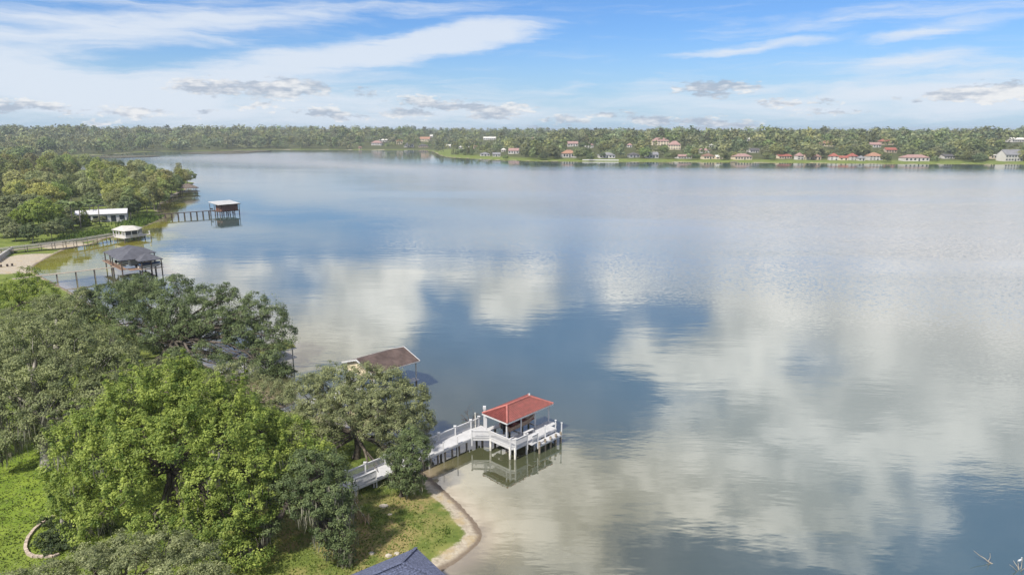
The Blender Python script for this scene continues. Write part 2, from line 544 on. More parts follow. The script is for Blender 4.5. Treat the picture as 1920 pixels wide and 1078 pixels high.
def ground_at(px, py):
    """where the sight line through a photograph pixel meets the terrain"""
    d = ray(px, py)
    if d[2] >= -1e-4:
        t = np.array([3000.0])
        return Vector((d[0] * 3000, d[1] * 3000, float(hgt(d[0] * 3000, d[1] * 3000)[0])))
    t = 20 * np.exp(np.linspace(0, math.log(250), 1800))
    x, y, z = d[0] * t, d[1] * t, H + d[2] * t
    g = np.maximum(hgt(x, y), 0.0)
    k = np.argmax(z < g)
    if z[k] >= g[k]:
        k = len(t) - 1
    return Vector((x[k], y[k], g[k]))


def polar_grid(azs, rs):
    A, R = np.meshgrid(np.radians(azs), rs, indexing='ij')
    x = (R * np.sin(A)).ravel()
    y = (R * np.cos(A)).ravel()
    na, nr = len(azs), len(rs)
    i = (np.arange(na - 1)[:, None] * nr + np.arange(nr - 1)[None, :]).ravel()
    loops = np.stack([i, i + 1, i + nr + 1, i + nr], 1)[:, ::1]
    loops = loops[:, [0, 3, 2, 1]].ravel()
    return x, y, loops


def blob(x, y, cx, cy, r):
    return np.exp(-((x - cx) ** 2 + (y - cy) ** 2) / (r * r))


def build_ground():
    azs = np.concatenate([np.arange(-180, -48, 4.0), np.arange(-48, 44, 0.36), np.arange(44, 180.1, 4.0)])
    rs = np.concatenate([np.array([2.0, 10, 20, 28]), 33 * np.exp(np.arange(0, math.log(160 / 33), 0.0085)),
                         160 * np.exp(np.arange(0.0085, math.log(14000 / 160), 0.014)), [14000.0]])
    x, y, loops = polar_grid(azs, rs)
    sd = shore_sd(x, y)
    z = height_sd(x, y, sd)
    # narrow beach along the near shore, the sand flat on the left, and two bits of sand across the lake
    near = (y < 130)
    beach = np.where(near & (x > -14), smooth(-sd, -2.9, -0.6), smooth(-sd, -1.6, -0.3) * 0.8)
    a = at(70, 487); b_ = at(20, 505); c = at(120, 462); d = at(700 + 1019, 303)
    flat = np.maximum.reduce([blob(x, y, a.x, a.y, 12), blob(x, y, b_.x, b_.y, 13), blob(x, y, c.x, c.y, 8)])
    far_sand = blob(x, y, d.x, d.y, 16) * 0.9
    sand = np.clip(np.maximum.reduce([beach, smooth(flat, 0.35, 0.7), far_sand]), 0, 1)
    f = ground_at(1900, 277)
    dry = np.clip(blob(x, y, f.x, f.y, 60) + 0.9 * blob(x, y, -13, 57, 6) + 0.8 * blob(x, y, -20, 58, 7) + 0.9 * blob(x, y, -9, 65, 4), 0, 1)
    wood = smooth(y, 240, 330) * smooth(sd, 22, 50) * (y < 700) + smooth(y, 700, 900) * np.where(x < -130, smooth(sd, 3, 14), smooth(sd, 30, 70))
    e = at(250, 418)
    wood = np.clip(wood * (1 - smooth(blob(x, y, e.x, e.y, 45), 0.25, 0.6)), 0, 1)
    lush = np.clip(1.2 * blob(x, y, -56, 66, 22), 0, 1)
    me = mesh_np('ground', np.stack([x, y, z], 1), 4, loops, {'sand': sand, 'dry': dry, 'wood': wood, 'sd': sd, 'lush': lush}, smooth=True)
    m, T, out = new_mat('ground_cover')
    pos = T.add('ShaderNodeNewGeometry').outputs['Position']
    att = lambda n: T.add('ShaderNodeAttribute', attribute_name=n).outputs['Fac']
    n1 = T.noise(pos, 0.35, 6, 0.62).outputs[0]
    n2 = T.noise(pos, 2.6, 5, 0.65).outputs[0]
    n3 = T.noise(pos, 0.07, 4, 0.55).outputs[0]
    grass = T.mix(T.sstep(n1, 0.32, 0.68), (0.080, 0.112, 0.026), (0.165, 0.200, 0.048))
    grass = T.mix(T.sstep(n2, 0.42, 0.75, 0, 0.55), grass, (0.16, 0.19, 0.045))
    grass = T.mix(T.sstep(n3, 0.5, 0.7, 0, 0.35), grass, (0.19, 0.21, 0.05))
    grass = T.mix(att('lush'), grass, T.mix(T.sstep(n1, 0.32, 0.68), (0.100, 0.155, 0.020), (0.180, 0.240, 0.034)))
    dryf = T.math('MULTIPLY', att('dry'), T.sstep(n1, 0.38, 0.6))
    grass = T.mix(dryf, grass, (0.24, 0.19, 0.085))
    woodc = T.mix(T.sstep(n2, 0.35, 0.65), (0.060, 0.056, 0.030), (0.075, 0.095, 0.030))
    grass = T.mix(att('wood'), grass, woodc)
    sandc = T.mix(T.sstep(n2, 0.3, 0.7), (0.29, 0.25, 0.195), (0.40, 0.355, 0.28))
    sandc = T.mix(T.sstep(n1, 0.52, 0.66, 0, 0.6), sandc, (0.33, 0.25, 0.12))
    sf = T.sstep(T.math('ADD', att('sand'), T.math('MULTIPLY', T.math('SUBTRACT', T.math('ADD', T.math('MULTIPLY', n1, 0.6), T.math('MULTIPLY', n2, 0.4)), 0.5), 1.9)), 0.30, 0.66)
    c = T.mix(sf, grass, sandc)
    wet = T.sstep(T.math('ADD', att('sd'), T.math('MULTIPLY', T.math('SUBTRACT', n1, 0.5), 1.4)), 1.0, 0.35)
    c = T.mix(T.math('MULTIPLY', wet, 0.8), c, (0.115, 0.085, 0.062))
    b = T.add('ShaderNodeBsdfPrincipled', {'Base Color': c, 'Roughness': 0.95, 'Specular IOR Level': 0.1})
    bp = T.add('ShaderNodeBump', {'Height': n2, 'Strength': 0.7, 'Distance': 0.12})
    T.l.new(bp.outputs[0], b.inputs['Normal'])
    T.l.new(b.outputs[0], out.inputs[0])
    o = obj_mesh('ground', me, m)
    tag(o, kind='structure')


def build_water():
    azs = np.concatenate([np.arange(-180, -48, 6.0), np.arange(-48, 46, 0.5), np.arange(46, 180.1, 6.0)])
    rs = np.concatenate([np.array([2.0, 15, 30]), 36 * np.exp(np.arange(0, math.log(13000 / 36), 0.018)), [13500.0]])
    x, y, loops = polar_grid(azs, rs)
    sd = shore_sd(x, y)
    alg = np.zeros_like(x)
    for (px_, py_, rr) in [(150, 490, 26), (110, 508, 16), (190, 470, 20), (255, 447, 16), (300, 422, 11), (330, 385, 12)]:
        q = at(px_, py_, 0)
        alg = np.maximum(alg, blob(x, y, q.x, q.y, rr))
    me = mesh_np('lake', np.stack([x, y, np.zeros_like(x)], 1), 4, loops, {'sd': sd, 'algae': alg}, smooth=True)
    m, T, out = new_mat('lake_water')
    pos = T.add('ShaderNodeNewGeometry').outputs['Position']
    sda = T.add('ShaderNodeAttribute', attribute_name='sd').outputs['Fac']
    n0 = T.noise(pos, 0.12, 4, 0.6).outputs[0]
    shal = T.sstep(T.math('ADD', sda, T.math('MULTIPLY', T.math('SUBTRACT', n0, 0.5), 3.0)), -7.0, -0.2)
    mid = T.sstep(sda, -45.0, -4.0)
    c = T.mix(mid, (0.042, 0.080, 0.090), (0.062, 0.066, 0.032))
    c = T.mix(T.math('MULTIPLY', shal, 0.75), c, (0.20, 0.17, 0.095))
    c = T.mix(T.sstep(T.math('ADD', sda, T.math('MULTIPLY', T.math('SUBTRACT', n0, 0.5), 1.5)), -2.6, 0.0, 0.0, 0.8), c, (0.25, 0.205, 0.14))
    c = T.mix(T.sstep(sda, -60.0, -230.0), c, (0.215, 0.212, 0.198))      # silvery cloud reflection of the open lake, painted in as paler base colour
    c = T.mix(T.sstep(T.math('ADD', T.add('ShaderNodeAttribute', attribute_name='algae').outputs['Fac'], T.math('MULTIPLY', T.math('SUBTRACT', n0, 0.5), 0.8)), 0.25, 0.65), c, (0.165, 0.155, 0.028))     # weedy olive shallows
    # ripples: long soft swell, fine wind ripples in patches
    sw = T.add('ShaderNodeMapping', {'Vector': pos, 'Rotation': (0, 0, math.radians(28)), 'Scale': (0.35, 1.0, 1)}).outputs[0]
    r1 = T.noise(sw, 0.30, 3, 0.5).outputs[0]
    r2 = T.noise(sw, 1.5, 3, 0.55).outputs[0]
    pm = T.add('ShaderNodeMapping', {'Vector': pos, 'Scale': (0.6, 1.0, 1)}).outputs[0]
    patch = T.sstep(T.noise(pm, 0.035, 4, 0.6).outputs[0], 0.47, 0.66, 0.12, 1.0)
    hgt_ = T.math('ADD', T.math('MULTIPLY', r1, 0.022), T.math('MULTIPLY', T.math('MULTIPLY', r2, patch), 0.013))
    bp = T.add('ShaderNodeBump', {'Height': hgt_, 'Strength': 1.0, 'Distance': 1.0})
    bp.inputs['Filter Width'].default_value = 0.1
    # wind chop on the open lake, too fine to see as single waves
    lanes = T.noise(T.add('ShaderNodeMapping', {'Vector': pos, 'Rotation': (0, 0, math.radians(8)), 'Scale': (0.25, 1.0, 1)}).outputs[0], 0.011, 4, 0.6).outputs[0]
    chop = T.math('MULTIPLY', T.sstep(sda, -65.0, -210.0, 0.015, 0.9), T.sstep(lanes, 0.36, 0.60, 0.30, 1.2))
    cn = T.noise(sw, 3.6, 3, 0.65).outputs['Color']
    cv = T.add('ShaderNodeVectorMath', {0: cn, 1: (0.5, 0.5, 0.5)}, operation='SUBTRACT').outputs[0]
    cv = T.add('ShaderNodeVectorMath', {0: cv, 1: (1, 1, 0)}, operation='MULTIPLY').outputs[0]
    cv = T.add('ShaderNodeVectorMath', {0: cv, 'Scale': chop}, operation='SCALE').outputs[0]
    nv = T.add('ShaderNodeVectorMath', {0: bp.outputs[0], 1: cv}, operation='ADD').outputs[0]
    nv = T.add('ShaderNodeVectorMath', {0: nv}, operation='NORMALIZE').outputs[0]
    rgh = T.math('ADD', T.math('ADD', T.sstep(sda, -8.0, -60.0, 0.02, 0.05), T.sstep(sda, -70.0, -240.0, 0.0, 0.13)), T.math('MULTIPLY', patch, 0.02))
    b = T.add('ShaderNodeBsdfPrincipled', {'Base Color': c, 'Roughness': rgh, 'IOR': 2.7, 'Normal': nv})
    T.l.new(b.outputs[0], out.inputs[0])
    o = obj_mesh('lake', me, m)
    tag(o, kind='structure')


build_ground()
build_water()

# ------------------------------------------------------------------ foliage
def leaf_cards(cen, nrm, size, aspect, rng):
    n = len(cen)
    nrm = nrm / np.linalg.norm(nrm, axis=1, keepdims=True)
    t = rng.normal(size=(n, 3))
    t -= nrm * np.sum(t * nrm, 1, keepdims=True)
    t /= np.linalg.norm(t, axis=1, keepdims=True)
    b = np.cross(nrm, t)
    s = size[:, None] * 0.5
    v = np.empty((n, 4, 3))
    v[:, 0] = cen - t * s
    v[:, 1] = cen + b * s * aspect
    v[:, 2] = cen + t * s
    v[:, 3] = cen - b * s * aspect
    return v.reshape(-1, 3)


def crown_np(rng, lobes, clump_r, leaf, per, cover, low=-0.5, aspect=0.62, flat=0.75, drop=True, shoots=0.0):
    """lobes: rows (x,y,z,rx,ry,rz). Returns leaf quads, tone and the clump centres."""
    L = np.array(lobes, float)
    cps, crs, outs = [], [], []
    for k, (x, y, z, rx, ry, rz) in enumerate(L):
        area = 4 * math.pi * (((rx * ry) ** 1.6 + (rx * rz) ** 1.6 + (ry * rz) ** 1.6) / 3) ** (1 / 1.6)
        n = max(4, int(cover * area / (math.pi * clump_r ** 2)))
        d = rng.normal(size=(n, 3))
        d /= np.linalg.norm(d, axis=1, keepdims=True)
        d = d[(d[:, 2] > low) | (rng.random(n) < 0.25)]
        R = np.array([rx, ry, rz])
        p = np.array([x, y, z]) + d * R * rng.uniform(0.68, 1.05, (len(d), 1))
        keep = np.ones(len(p), bool)
        if drop:
            for j in range(len(L)):
                if j != k:
                    q = (p - L[j, :3]) / L[j, 3:]
                    keep &= np.sum(q * q, 1) > 0.42
        p, d = p[keep], d[keep]
        cps.append(p)
        outs.append(d)
        crs.append(clump_r * np.exp(rng.normal(0, 0.28, len(p))))
    cp, out, cr = np.concatenate(cps), np.concatenate(outs), np.concatenate(crs)
    if shoots:
        up = np.where((out[:, 2] > 0.15) & (rng.random(len(cp)) < shoots))[0]
        for st in (1, 2, 3):
            step = cr[up] * 0.85 * st
            cp = np.concatenate([cp, cp[up] + out[up] * step[:, None] * np.array([.45, .45, .3]) + np.stack([0 * step, 0 * step, step * .75], 1)])
            out = np.concatenate([out, out[up]])
            cr = np.concatenate([cr, cr[up] * (0.85 - 0.2 * st)])
    m = len(cp)
    ct = rng.normal(0, 1.35, m)
    idx = np.repeat(np.arange(m), per)
    n = len(idx)
    ld = rng.normal(size=(n, 3)) + out[idx] * 0.75 + np.array([0, 0, 0.35])
    ld /= np.linalg.norm(ld, axis=1, keepdims=True)
    pos = cp[idx] + ld * (cr[idx] * rng.random(n) ** 0.45)[:, None] * np.array([1, 1, flat])
    nrm = ld * 0.6 + np.array([0, 0, 0.45]) + out[idx] * 0.3 + rng.normal(size=(n, 3)) * 0.42
    v = leaf_cards(pos, nrm, leaf * rng.uniform(0.65, 1.35, n), aspect, rng)
    tone = np.clip(0.45 + 0.17 * ct[idx] + 0.17 * rng.normal(size=n), 0, 1)
    return v, np.repeat(tone, 4), cp


def quads(n):
    return np.arange(n, dtype=np.int32)


def moss_np(rng, pts, n_per, length, width):
    idx = np.repeat(np.arange(len(pts)), n_per)
    n = len(idx)
    top = pts[idx] + rng.normal(size=(n, 3)) * np.array([0.3, 0.3, 0.15])
    ln = length * rng.uniform(0.35, 1.2, n)
    a = rng.uniform(0, math.pi, n)
    w = width * rng.uniform(0.5, 1.3, n)
    side = np.stack([np.cos(a), np.sin(a), np.zeros(n)], 1) * w[:, None] * 0.5
    mid = top + np.stack([rng.normal(0, .06, n), rng.normal(0, .06, n), -ln * 0.4], 1)
    bot = top + np.stack([rng.normal(0, .1, n), rng.normal(0, .1, n), -ln], 1)
    v = np.empty((n, 4, 3))
    v[:, 0], v[:, 1], v[:, 2], v[:, 3] = top, mid + side, bot, mid - side
    return v.reshape(-1, 3), np.repeat(np.clip(rng.normal(0.5, 0.25, n), 0, 1), 4)


def limb(mb, p0, p1, r0, r1, rng, sag=0.12, n=6, seg=5):
    p0, p1 = Vector(p0), Vector(p1)
    L = (p1 - p0).length
    pts, rad = [], []
    off = Vector(rng.normal(size=3)) * L * 0.07
    for i in range(seg + 1):
        t = i / seg
        w = 4 * t * (1 - t)
        q = p0.lerp(p1, t) + off * w + Vector((0, 0, sag * L * w))
        if 0 < i < seg:
            q += Vector(rng.normal(size=3)) * L * 0.018
        pts.append(q)
        rad.append(r0 + (r1 - r0) * t ** 0.8)
    mb.tube(pts, rad, n)
    return pts


def near_tree(name, label, base, lobes, mat, bark, seed, leaf=0.24, clump=0.75, per=70, cover=1.5, trunk_r=0.55, hub=0.4, moss=0, moss_len=1.2,
              low=-0.5, lean=None, group=None, twigs=5, hub_pos=None, shoots=0.0):
    """base Vector; lobes rows of (px, py, Y, r[, rz]) read off the photograph with a real distance each"""
    rng = np.random.default_rng(seed)
    W = []
    for l in lobes:
        p = atY(l[0], l[1], l[2])
        r = l[3]
        rz = l[4] if len(l) > 4 else r * 0.82
        W.append((p.x - base.x, p.y - base.y, p.z - base.z, r, r, rz))
    root = empty(name, base)
    v, tone, cp = crown_np(rng, W, clump, leaf * 0.76, int(per * 1.45), cover, low, shoots=shoots)
    crown = obj_mesh('crown', mesh_np('crown', v, 4, quads(len(v)), {'tone': tone}), mat, root)
    c = np.mean(np.array(W)[:, :3], 0)
    zt = max(w[2] for w in W)
    hubp = Vector(hub_pos) - base if hub_pos is not None else Vector((c[0] * 0.35, c[1] * 0.35, zt * hub))
    mb = MB()
    mb.tube([Vector((0, 0, -0.4)), Vector((0, 0, 0.1)), hubp * 0.45 + Vector(rng.normal(size=3)) * 0.12, hubp], [trunk_r * 1.5, trunk_r * 1.15, trunk_r * 0.9, trunk_r * 0.75], 9)
    for w in W:
        q = Vector(w[:3]) - Vector((0, 0, w[5] * 0.35))
        L = (q - hubp).length
        pts = limb(mb, hubp, q, min(trunk_r * 0.55, 0.09 + L * 0.028), 0.07, rng, 0.10, 6)
        d = np.linalg.norm(cp - np.array(w[:3]), axis=1)
        near = np.argsort(d + rng.random(len(d)) * w[3] * 0.9)[:twigs]
        for k in near:
            limb(mb, pts[int(rng.integers(2, 6))], cp[k], 0.055, 0.018, rng, 0.05, 4, 3)
    # world = local + base
    mb.v = [(a + base.x, b + base.y, c_ + base.z) for a, b, c_ in mb.v]
    mb.build('trunk', bark, root, smooth=True)
    if moss:
        low_ = cp[np.argsort(cp[:, 2] + rng.normal(0, 2.0, len(cp)))[:max(6, int(len(cp) * 0.55))]]
        pick = low_[rng.integers(0, len(low_), moss)]
        mv, mt = moss_np(rng, pick, 10, moss_len, 0.13)
        mo = obj_mesh('hanging_moss', mesh_np('hanging_moss', mv, 4, quads(len(mv)), {'tone': mt}), L_MOSS, root)
        mo['kind'] = 'stuff'
    tag(root, label, 'tree', group)
    return root


def gnd(px, py):
    return ground_at(px, py)


def build_near_trees():
    # bright broadleaf tree in the foreground
    b = gnd(322, 985)
    Y = b.y
    near_tree('broadleaf_tree', 'large bright yellow-green broadleaf tree in front of the mossy oaks', b,
              [(312, 722, Y + 2, 2.4), (372, 735, Y + 2.5, 2.5), (432, 765, Y + 3, 2.6), (250, 752, Y + 1.5, 2.5), (196, 788, Y + 1, 2.4), (142, 828, Y + 1, 2.1),
               (122, 880, Y, 1.8), (140, 935, Y - 2, 1.9), (196, 868, Y - 2, 2.6), (262, 830, Y - 2, 2.8), (340, 815, Y - 2.5, 2.9), (420, 830, Y - 2, 2.7),
               (492, 800, Y + 2, 2.2), (545, 815, Y + 3, 2.0), (592, 852, Y + 2, 1.5), (540, 880, Y - 1, 2.3), (468, 890, Y - 3, 2.5), (392, 900, Y - 4, 2.3),
               (250, 918, Y - 4, 2.2), (180, 960, Y - 4, 1.6), (290, 985, Y - 6, 1.9), (430, 975, Y - 5, 2.2), (480, 945, Y - 4, 2.0), (370, 985, Y - 6, 2.0),
               (470, 1030, Y - 6, 1.6), (420, 1050, Y - 6.5, 1.5), (330, 770, Y + 5, 2.6), (470, 800, Y + 6, 2.4), (230, 800, Y + 5, 2.4), (345, 700, Y + 3, 1.5), (160, 1000, Y - 5, 1.2)],
              L_BRIGHT, M_BARK, 11, leaf=0.27, clump=0.62, per=46, cover=1.75, trunk_r=0.6, hub=0.42, moss=130, moss_len=1.5, low=-0.75, shoots=0.16)
    # dull crown filling the bottom edge
    b = gnd(215, 1180)
    near_tree('oak_tree', 'dull grey-green crown cut by the bottom edge of the photo', b,
              [(95, 1082, 42, 1.3), (172, 1058, 43, 1.5), (240, 1030, 44.5, 1.6), (310, 1030, 44.5, 1.6), (372, 1052, 43.5, 1.5), (250, 1070, 42, 1.9), (170, 1085, 41, 1.8),
               (330, 1090, 41, 1.8), (90, 1095, 41, 1.5), (400, 1090, 42, 1.3), (30, 1098, 41, 1.1)],
              L_GREY, M_BARK, 12, leaf=0.19, clump=0.5, per=56, cover=1.7, trunk_r=0.4, low=-0.3)
    # leaning oak with drooping crown by the lakeside lawn
    b = gnd(478, 1050)
    Y = b.y
    hp = atY(545, 935, Y + 1.5)
    near_tree('oak_tree', 'dark leaning oak with drooping mossy branches over the lakeside lawn', b,
              [(548, 905, Y + 2, 1.6), (590, 895, Y + 2, 1.6), (628, 915, Y + 1.5, 1.5), (600, 940, Y + 1, 1.6), (640, 960, Y + 1, 1.25), (615, 985, Y + .5, 1.35), (642, 1000, Y + .5, 1.15),
               (630, 1025, Y, 1.05), (650, 1035, Y, 0.7, 0.9), (610, 1010, Y, 0.9), (520, 920, Y + 2, 1.2), (575, 870, Y + 3, 1.5), (620, 870, Y + 3.5, 1.3), (505, 985, Y + .5, 0.9), (560, 950, Y + 1, 1.0)],
              L_OAKD, M_BARK, 13, leaf=0.2, clump=0.48, per=52, cover=1.7, trunk_r=0.36, moss=95, moss_len=1.5, low=-0.9, hub_pos=hp)
    # oak beside the white walkway
    b = gnd(668, 860)
    Y = b.y
    near_tree('oak_tree', 'grey-green oak standing beside the white walkway on the shore', b,
              [(578, 738, Y + 3, 2.6), (625, 718, Y + 4, 2.8), (680, 718, Y + 4.5, 2.7), (730, 726, Y + 4, 2.6), (765, 748, Y + 3, 2.4), (782, 790, Y + 2, 2.1), (596, 780, Y + 1, 2.7), (650, 762, Y - 1, 2.9),
               (712, 768, Y - 1, 2.8), (748, 800, Y - 1, 2.6), (700, 800, Y - 2, 2.1), (783, 835, Y + 1, 1.7), (733, 845, Y - 2, 1.4),
               (575, 822, Y, 1.6), (560, 790, Y + 2, 1.6), (620, 815, Y - 1, 1.4), (560, 862, Y - 3, 1.5), (605, 850, Y - 4, 1.2), (712, 912, Y - 6, 0.8, 0.5), (735, 905, Y - 6, .8, .6)],
              L_GREY, M_BARK, 14, leaf=0.22, clump=0.55, per=50, cover=1.9, trunk_r=0.42, moss=110, moss_len=1.1, low=-0.5, hub=0.38)
    b = gnd(752, 932)
    Y = b.y
    near_tree('oak_tree', 'small drooping oak in front of the white walkway by the beach', b,
              [(762, 868, Y + .6, 1.5), (782, 838, Y + 1.4, 1.4), (750, 898, Y, 1.2), (776, 898, Y + .2, 1.1), (742, 858, Y + .8, 1.2), (760, 915, Y - .3, .7), (792, 862, Y + .8, .8), (770, 815, Y + 2, 1.1)],
              L_OAKD, M_BARK, 24, leaf=0.2, clump=0.45, per=52, cover=1.7, trunk_r=0.2, moss=30, moss_len=.9, low=-0.8)
    # wide oak reaching over the water
    b = gnd(292, 682)
    Y = b.y
    near_tree('oak_tree', 'wide dark live oak whose bare limbs reach right over the water', b,
              [(205, 560, Y + 10, 3.4), (262, 545, Y + 10, 3.4), (325, 545, Y + 8, 3.3), (385, 565, Y + 6, 3.2), (432, 555, Y + 6, 1.7), (422, 545, Y + 7, 1.3), (470, 590, Y + 4, 3.0), (508, 595, Y + 4, 2.7), (532, 625, Y + 3, 2.0), (478, 565, Y + 6, 1.8),
               (498, 632, Y + 1, 2.9), (455, 625, Y, 2.7), (400, 605, Y + 1, 2.8), (440, 650, Y - 1, 1.8), (490, 660, Y - 1, 2.0), (330, 590, Y + 2, 3.0), (250, 600, Y + 2, 3.3), (175, 600, Y + 5, 3.0), (520, 668, Y - 3, 2.0), (528, 705, Y - 4, 2.1), (495, 690, Y - 5, 2.0),
               (470, 672, Y - 3, 1.5), (415, 668, Y - 4, 1.1), (545, 640, Y, 0.9), (290, 630, Y - 1, 2.4), (350, 622, Y - 1, 2.2), (225, 640, Y - 2, 2.4), (420, 600, Y + 3, 2.4), (300, 575, Y + 5, 3.0), (365, 585, Y + 3, 2.8), (225, 575, Y + 6, 3.0), (160, 565, Y + 9, 2.8), (335, 668, Y - 5, 1.7), (385, 660, Y - 4, 1.8), (430, 682, Y - 6, 1.6), (360, 690, Y - 8, 1.5), (280, 605, Y + 6, 2.6), (345, 610, Y + 5, 2.4), (410, 625, Y + 4, 2.0), (300, 650, Y + 5, 2.0), (460, 610, Y + 7, 2.0)],
              L_OAKD, M_BARK, 15, leaf=0.30, clump=0.78, per=54, cover=1.7, trunk_r=0.6, hub=0.3, moss=60, moss_len=1.6, low=-0.45, twigs=7)
    # big mossy oak at the left edge
    b = gnd(88, 880)
    Y = b.y
    near_tree('oak_tree', 'big brownish mossy oak at the left edge above the lawn', b,
              [(40, 640, Y + 10, 3.2), (100, 630, Y + 11, 3.2), (165, 650, Y + 10, 3.0), (215, 680, Y + 8, 2.8), (60, 700, Y + 5, 3.1), (130, 705, Y + 5, 3.1), (195, 735, Y + 4, 2.6), (240, 730, Y + 6, 2.2), (30, 765, Y + 2, 2.8), (95, 770, Y + 1, 2.8),
               (155, 780, Y + 1, 2.3), (40, 815, Y, 1.8), (110, 825, Y - 1, 1.8), (5, 720, Y + 4, 2.8), (-40, 700, Y + 6, 3.4), (-60, 780, Y + 3, 3.0), (10, 835, Y - 0.5, 1.3)],
              L_OAK, M_PBARK, 16, leaf=0.27, clump=0.68, per=50, cover=1.7, trunk_r=0.6, moss=330, moss_len=2.2, low=-0.8, hub=0.42)
    # oaks further back on the left
    b = gnd(110, 690)
    Y = b.y
    near_tree('oak_tree', 'mid-green oak behind the mossy oak at the left edge', b,
              [(20, 610, Y + 6, 3.2), (75, 600, Y + 7, 3.2), (135, 590, Y + 8, 3.2), (40, 650, Y + 1, 3.2), (110, 640, Y + 2, 3.3), (180, 640, Y + 3, 3), (-40, 620, Y + 5, 3.4), (230, 655, Y + 1, 2.4), (90, 575, Y + 10, 2.4), (150, 560, Y + 11, 2.0)],
              L_OAK, M_PBARK, 17, leaf=0.30, clump=0.78, per=50, cover=1.6, trunk_r=0.55, moss=40, moss_len=1.4, low=-0.4)
    b = gnd(35, 600)
    Y = b.y
    near_tree('broadleaf_tree', 'small bright green tree by the sand flat at the left edge', b,
              [(15, 545, Y + 3, 2.7), (52, 520, Y + 4, 2.2), (48, 545, Y + 2, 2.7), (85, 545, Y + 3, 2.2), (20, 575, Y, 2.4), (70, 570, Y, 2.2), (-15, 555, Y + 2, 2.6), (100, 560, Y + 2, 1.3)],
              L_LITE, M_BARK, 18, leaf=0.36, clump=0.85, per=40, cover=1.5, trunk_r=0.3, low=-0.5)
    b = gnd(455, 800)
    Y = b.y
    near_tree('oak_tree', 'rounded grey-green crown between the bright tree and the water', b,
              [(412, 712, Y + 4, 2.2), (455, 705, Y + 5, 2.3), (500, 728, Y + 4, 2.1), (535, 755, Y + 3, 1.6), (430, 748, Y + 2, 2.2), (485, 765, Y + 2, 2.1), (385, 735, Y + 3, 1.8), (350, 700, Y + 9, 1.8), (310, 690, Y + 9, 1.8), (270, 700, Y + 9, 2.0)],
              L_GREY, M_BARK, 19, leaf=0.25, clump=0.62, per=46, cover=1.5, trunk_r=0.4, low=-0.4)
    b = gnd(116, 1002)
    near_tree('broadleaf_tree', 'slim grey-trunked tree standing in the edged planting bed', b,
              [(112, 905, b.y + 1, 1.2), (140, 915, b.y + 0.5, 1.2), (118, 950, b.y, 0.8), (150, 945, b.y - 1, 1.0)],
              L_BRIGHT, M_PBARK, 20, leaf=0.25, clump=0.5, per=36, cover=1.2, trunk_r=0.24, low=-0.6, hub=0.6)


build_near_trees()


# ------------------------------------------------------------------ middle-distance and far trees
def proto_tree(seed, height, width, kind, leaf, per, clump, cover):
    rng = np.random.default_rng(seed)
    W = []
    if kind == 'round':
        n = 7
        for k in range(n):
            a = 2 * math.pi * k / n + rng.uniform(-.3, .3)
            r = width * 0.5
            W.append((math.cos(a) * r * 0.52, math.sin(a) * r * 0.52, height * rng.uniform(0.48, 0.68), r * rng.uniform(.42, .58), r * rng.uniform(.42, .58), height * rng.uniform(.17, .24)))
        W.append((0, 0, height * 0.78, width * 0.28, width * 0.28, height * 0.2))
        W.append((width * .1, 0, height * 0.5, width * 0.36, width * 0.36, height * 0.25))
    elif kind == 'tall':
        for k in range(8):
            a = rng.uniform(0, 6.28)
            t = k / 7
            r = width * 0.5 * (1 - 0.55 * abs(t - 0.35))
            W.append((math.cos(a) * r * 0.35, math.sin(a) * r * 0.35, height * (0.32 + 0.56 * t), r * 0.62, r * 0.62, height * 0.13))
    else:
        for k in range(7):
            t = k / 6
            r = width * 0.5 * (1 - 0.85 * t) + 0.3
            W.append((0, 0, height * (0.12 + 0.8 * t), r, r, height * 0.13))
    v, tone, cp = crown_np(rng, W, clump, leaf, per, cover, -0.7)
    cme = mesh_np('crown', v, 4, quads(len(v)), {'tone': tone})
    mb = MB()
    mb.tube([(0, 0, -0.8), (0, 0, height * 0.3), (width * .02, 0, height * 0.62)], [0.035 * height * .6, 0.026 * height * .6, 0.012 * height * .6], 7)
    for w in W[:6]:
        limb(mb, (0, 0, height * 0.28), (w[0], w[1], w[2]), 0.012 * height, 0.004 * height, rng, 0.05, 5, 3)
    tme = bpy.data.meshes.new('trunk')
    tme.from_pydata([tuple(p) for p in mb.v], [], mb.f)
    tme.materials.append(M_PBARK)
    tme.update()
    return cme, tme, v, tone


FRONT_HOUSES = []      # filled by the house table, used to keep sight lines open


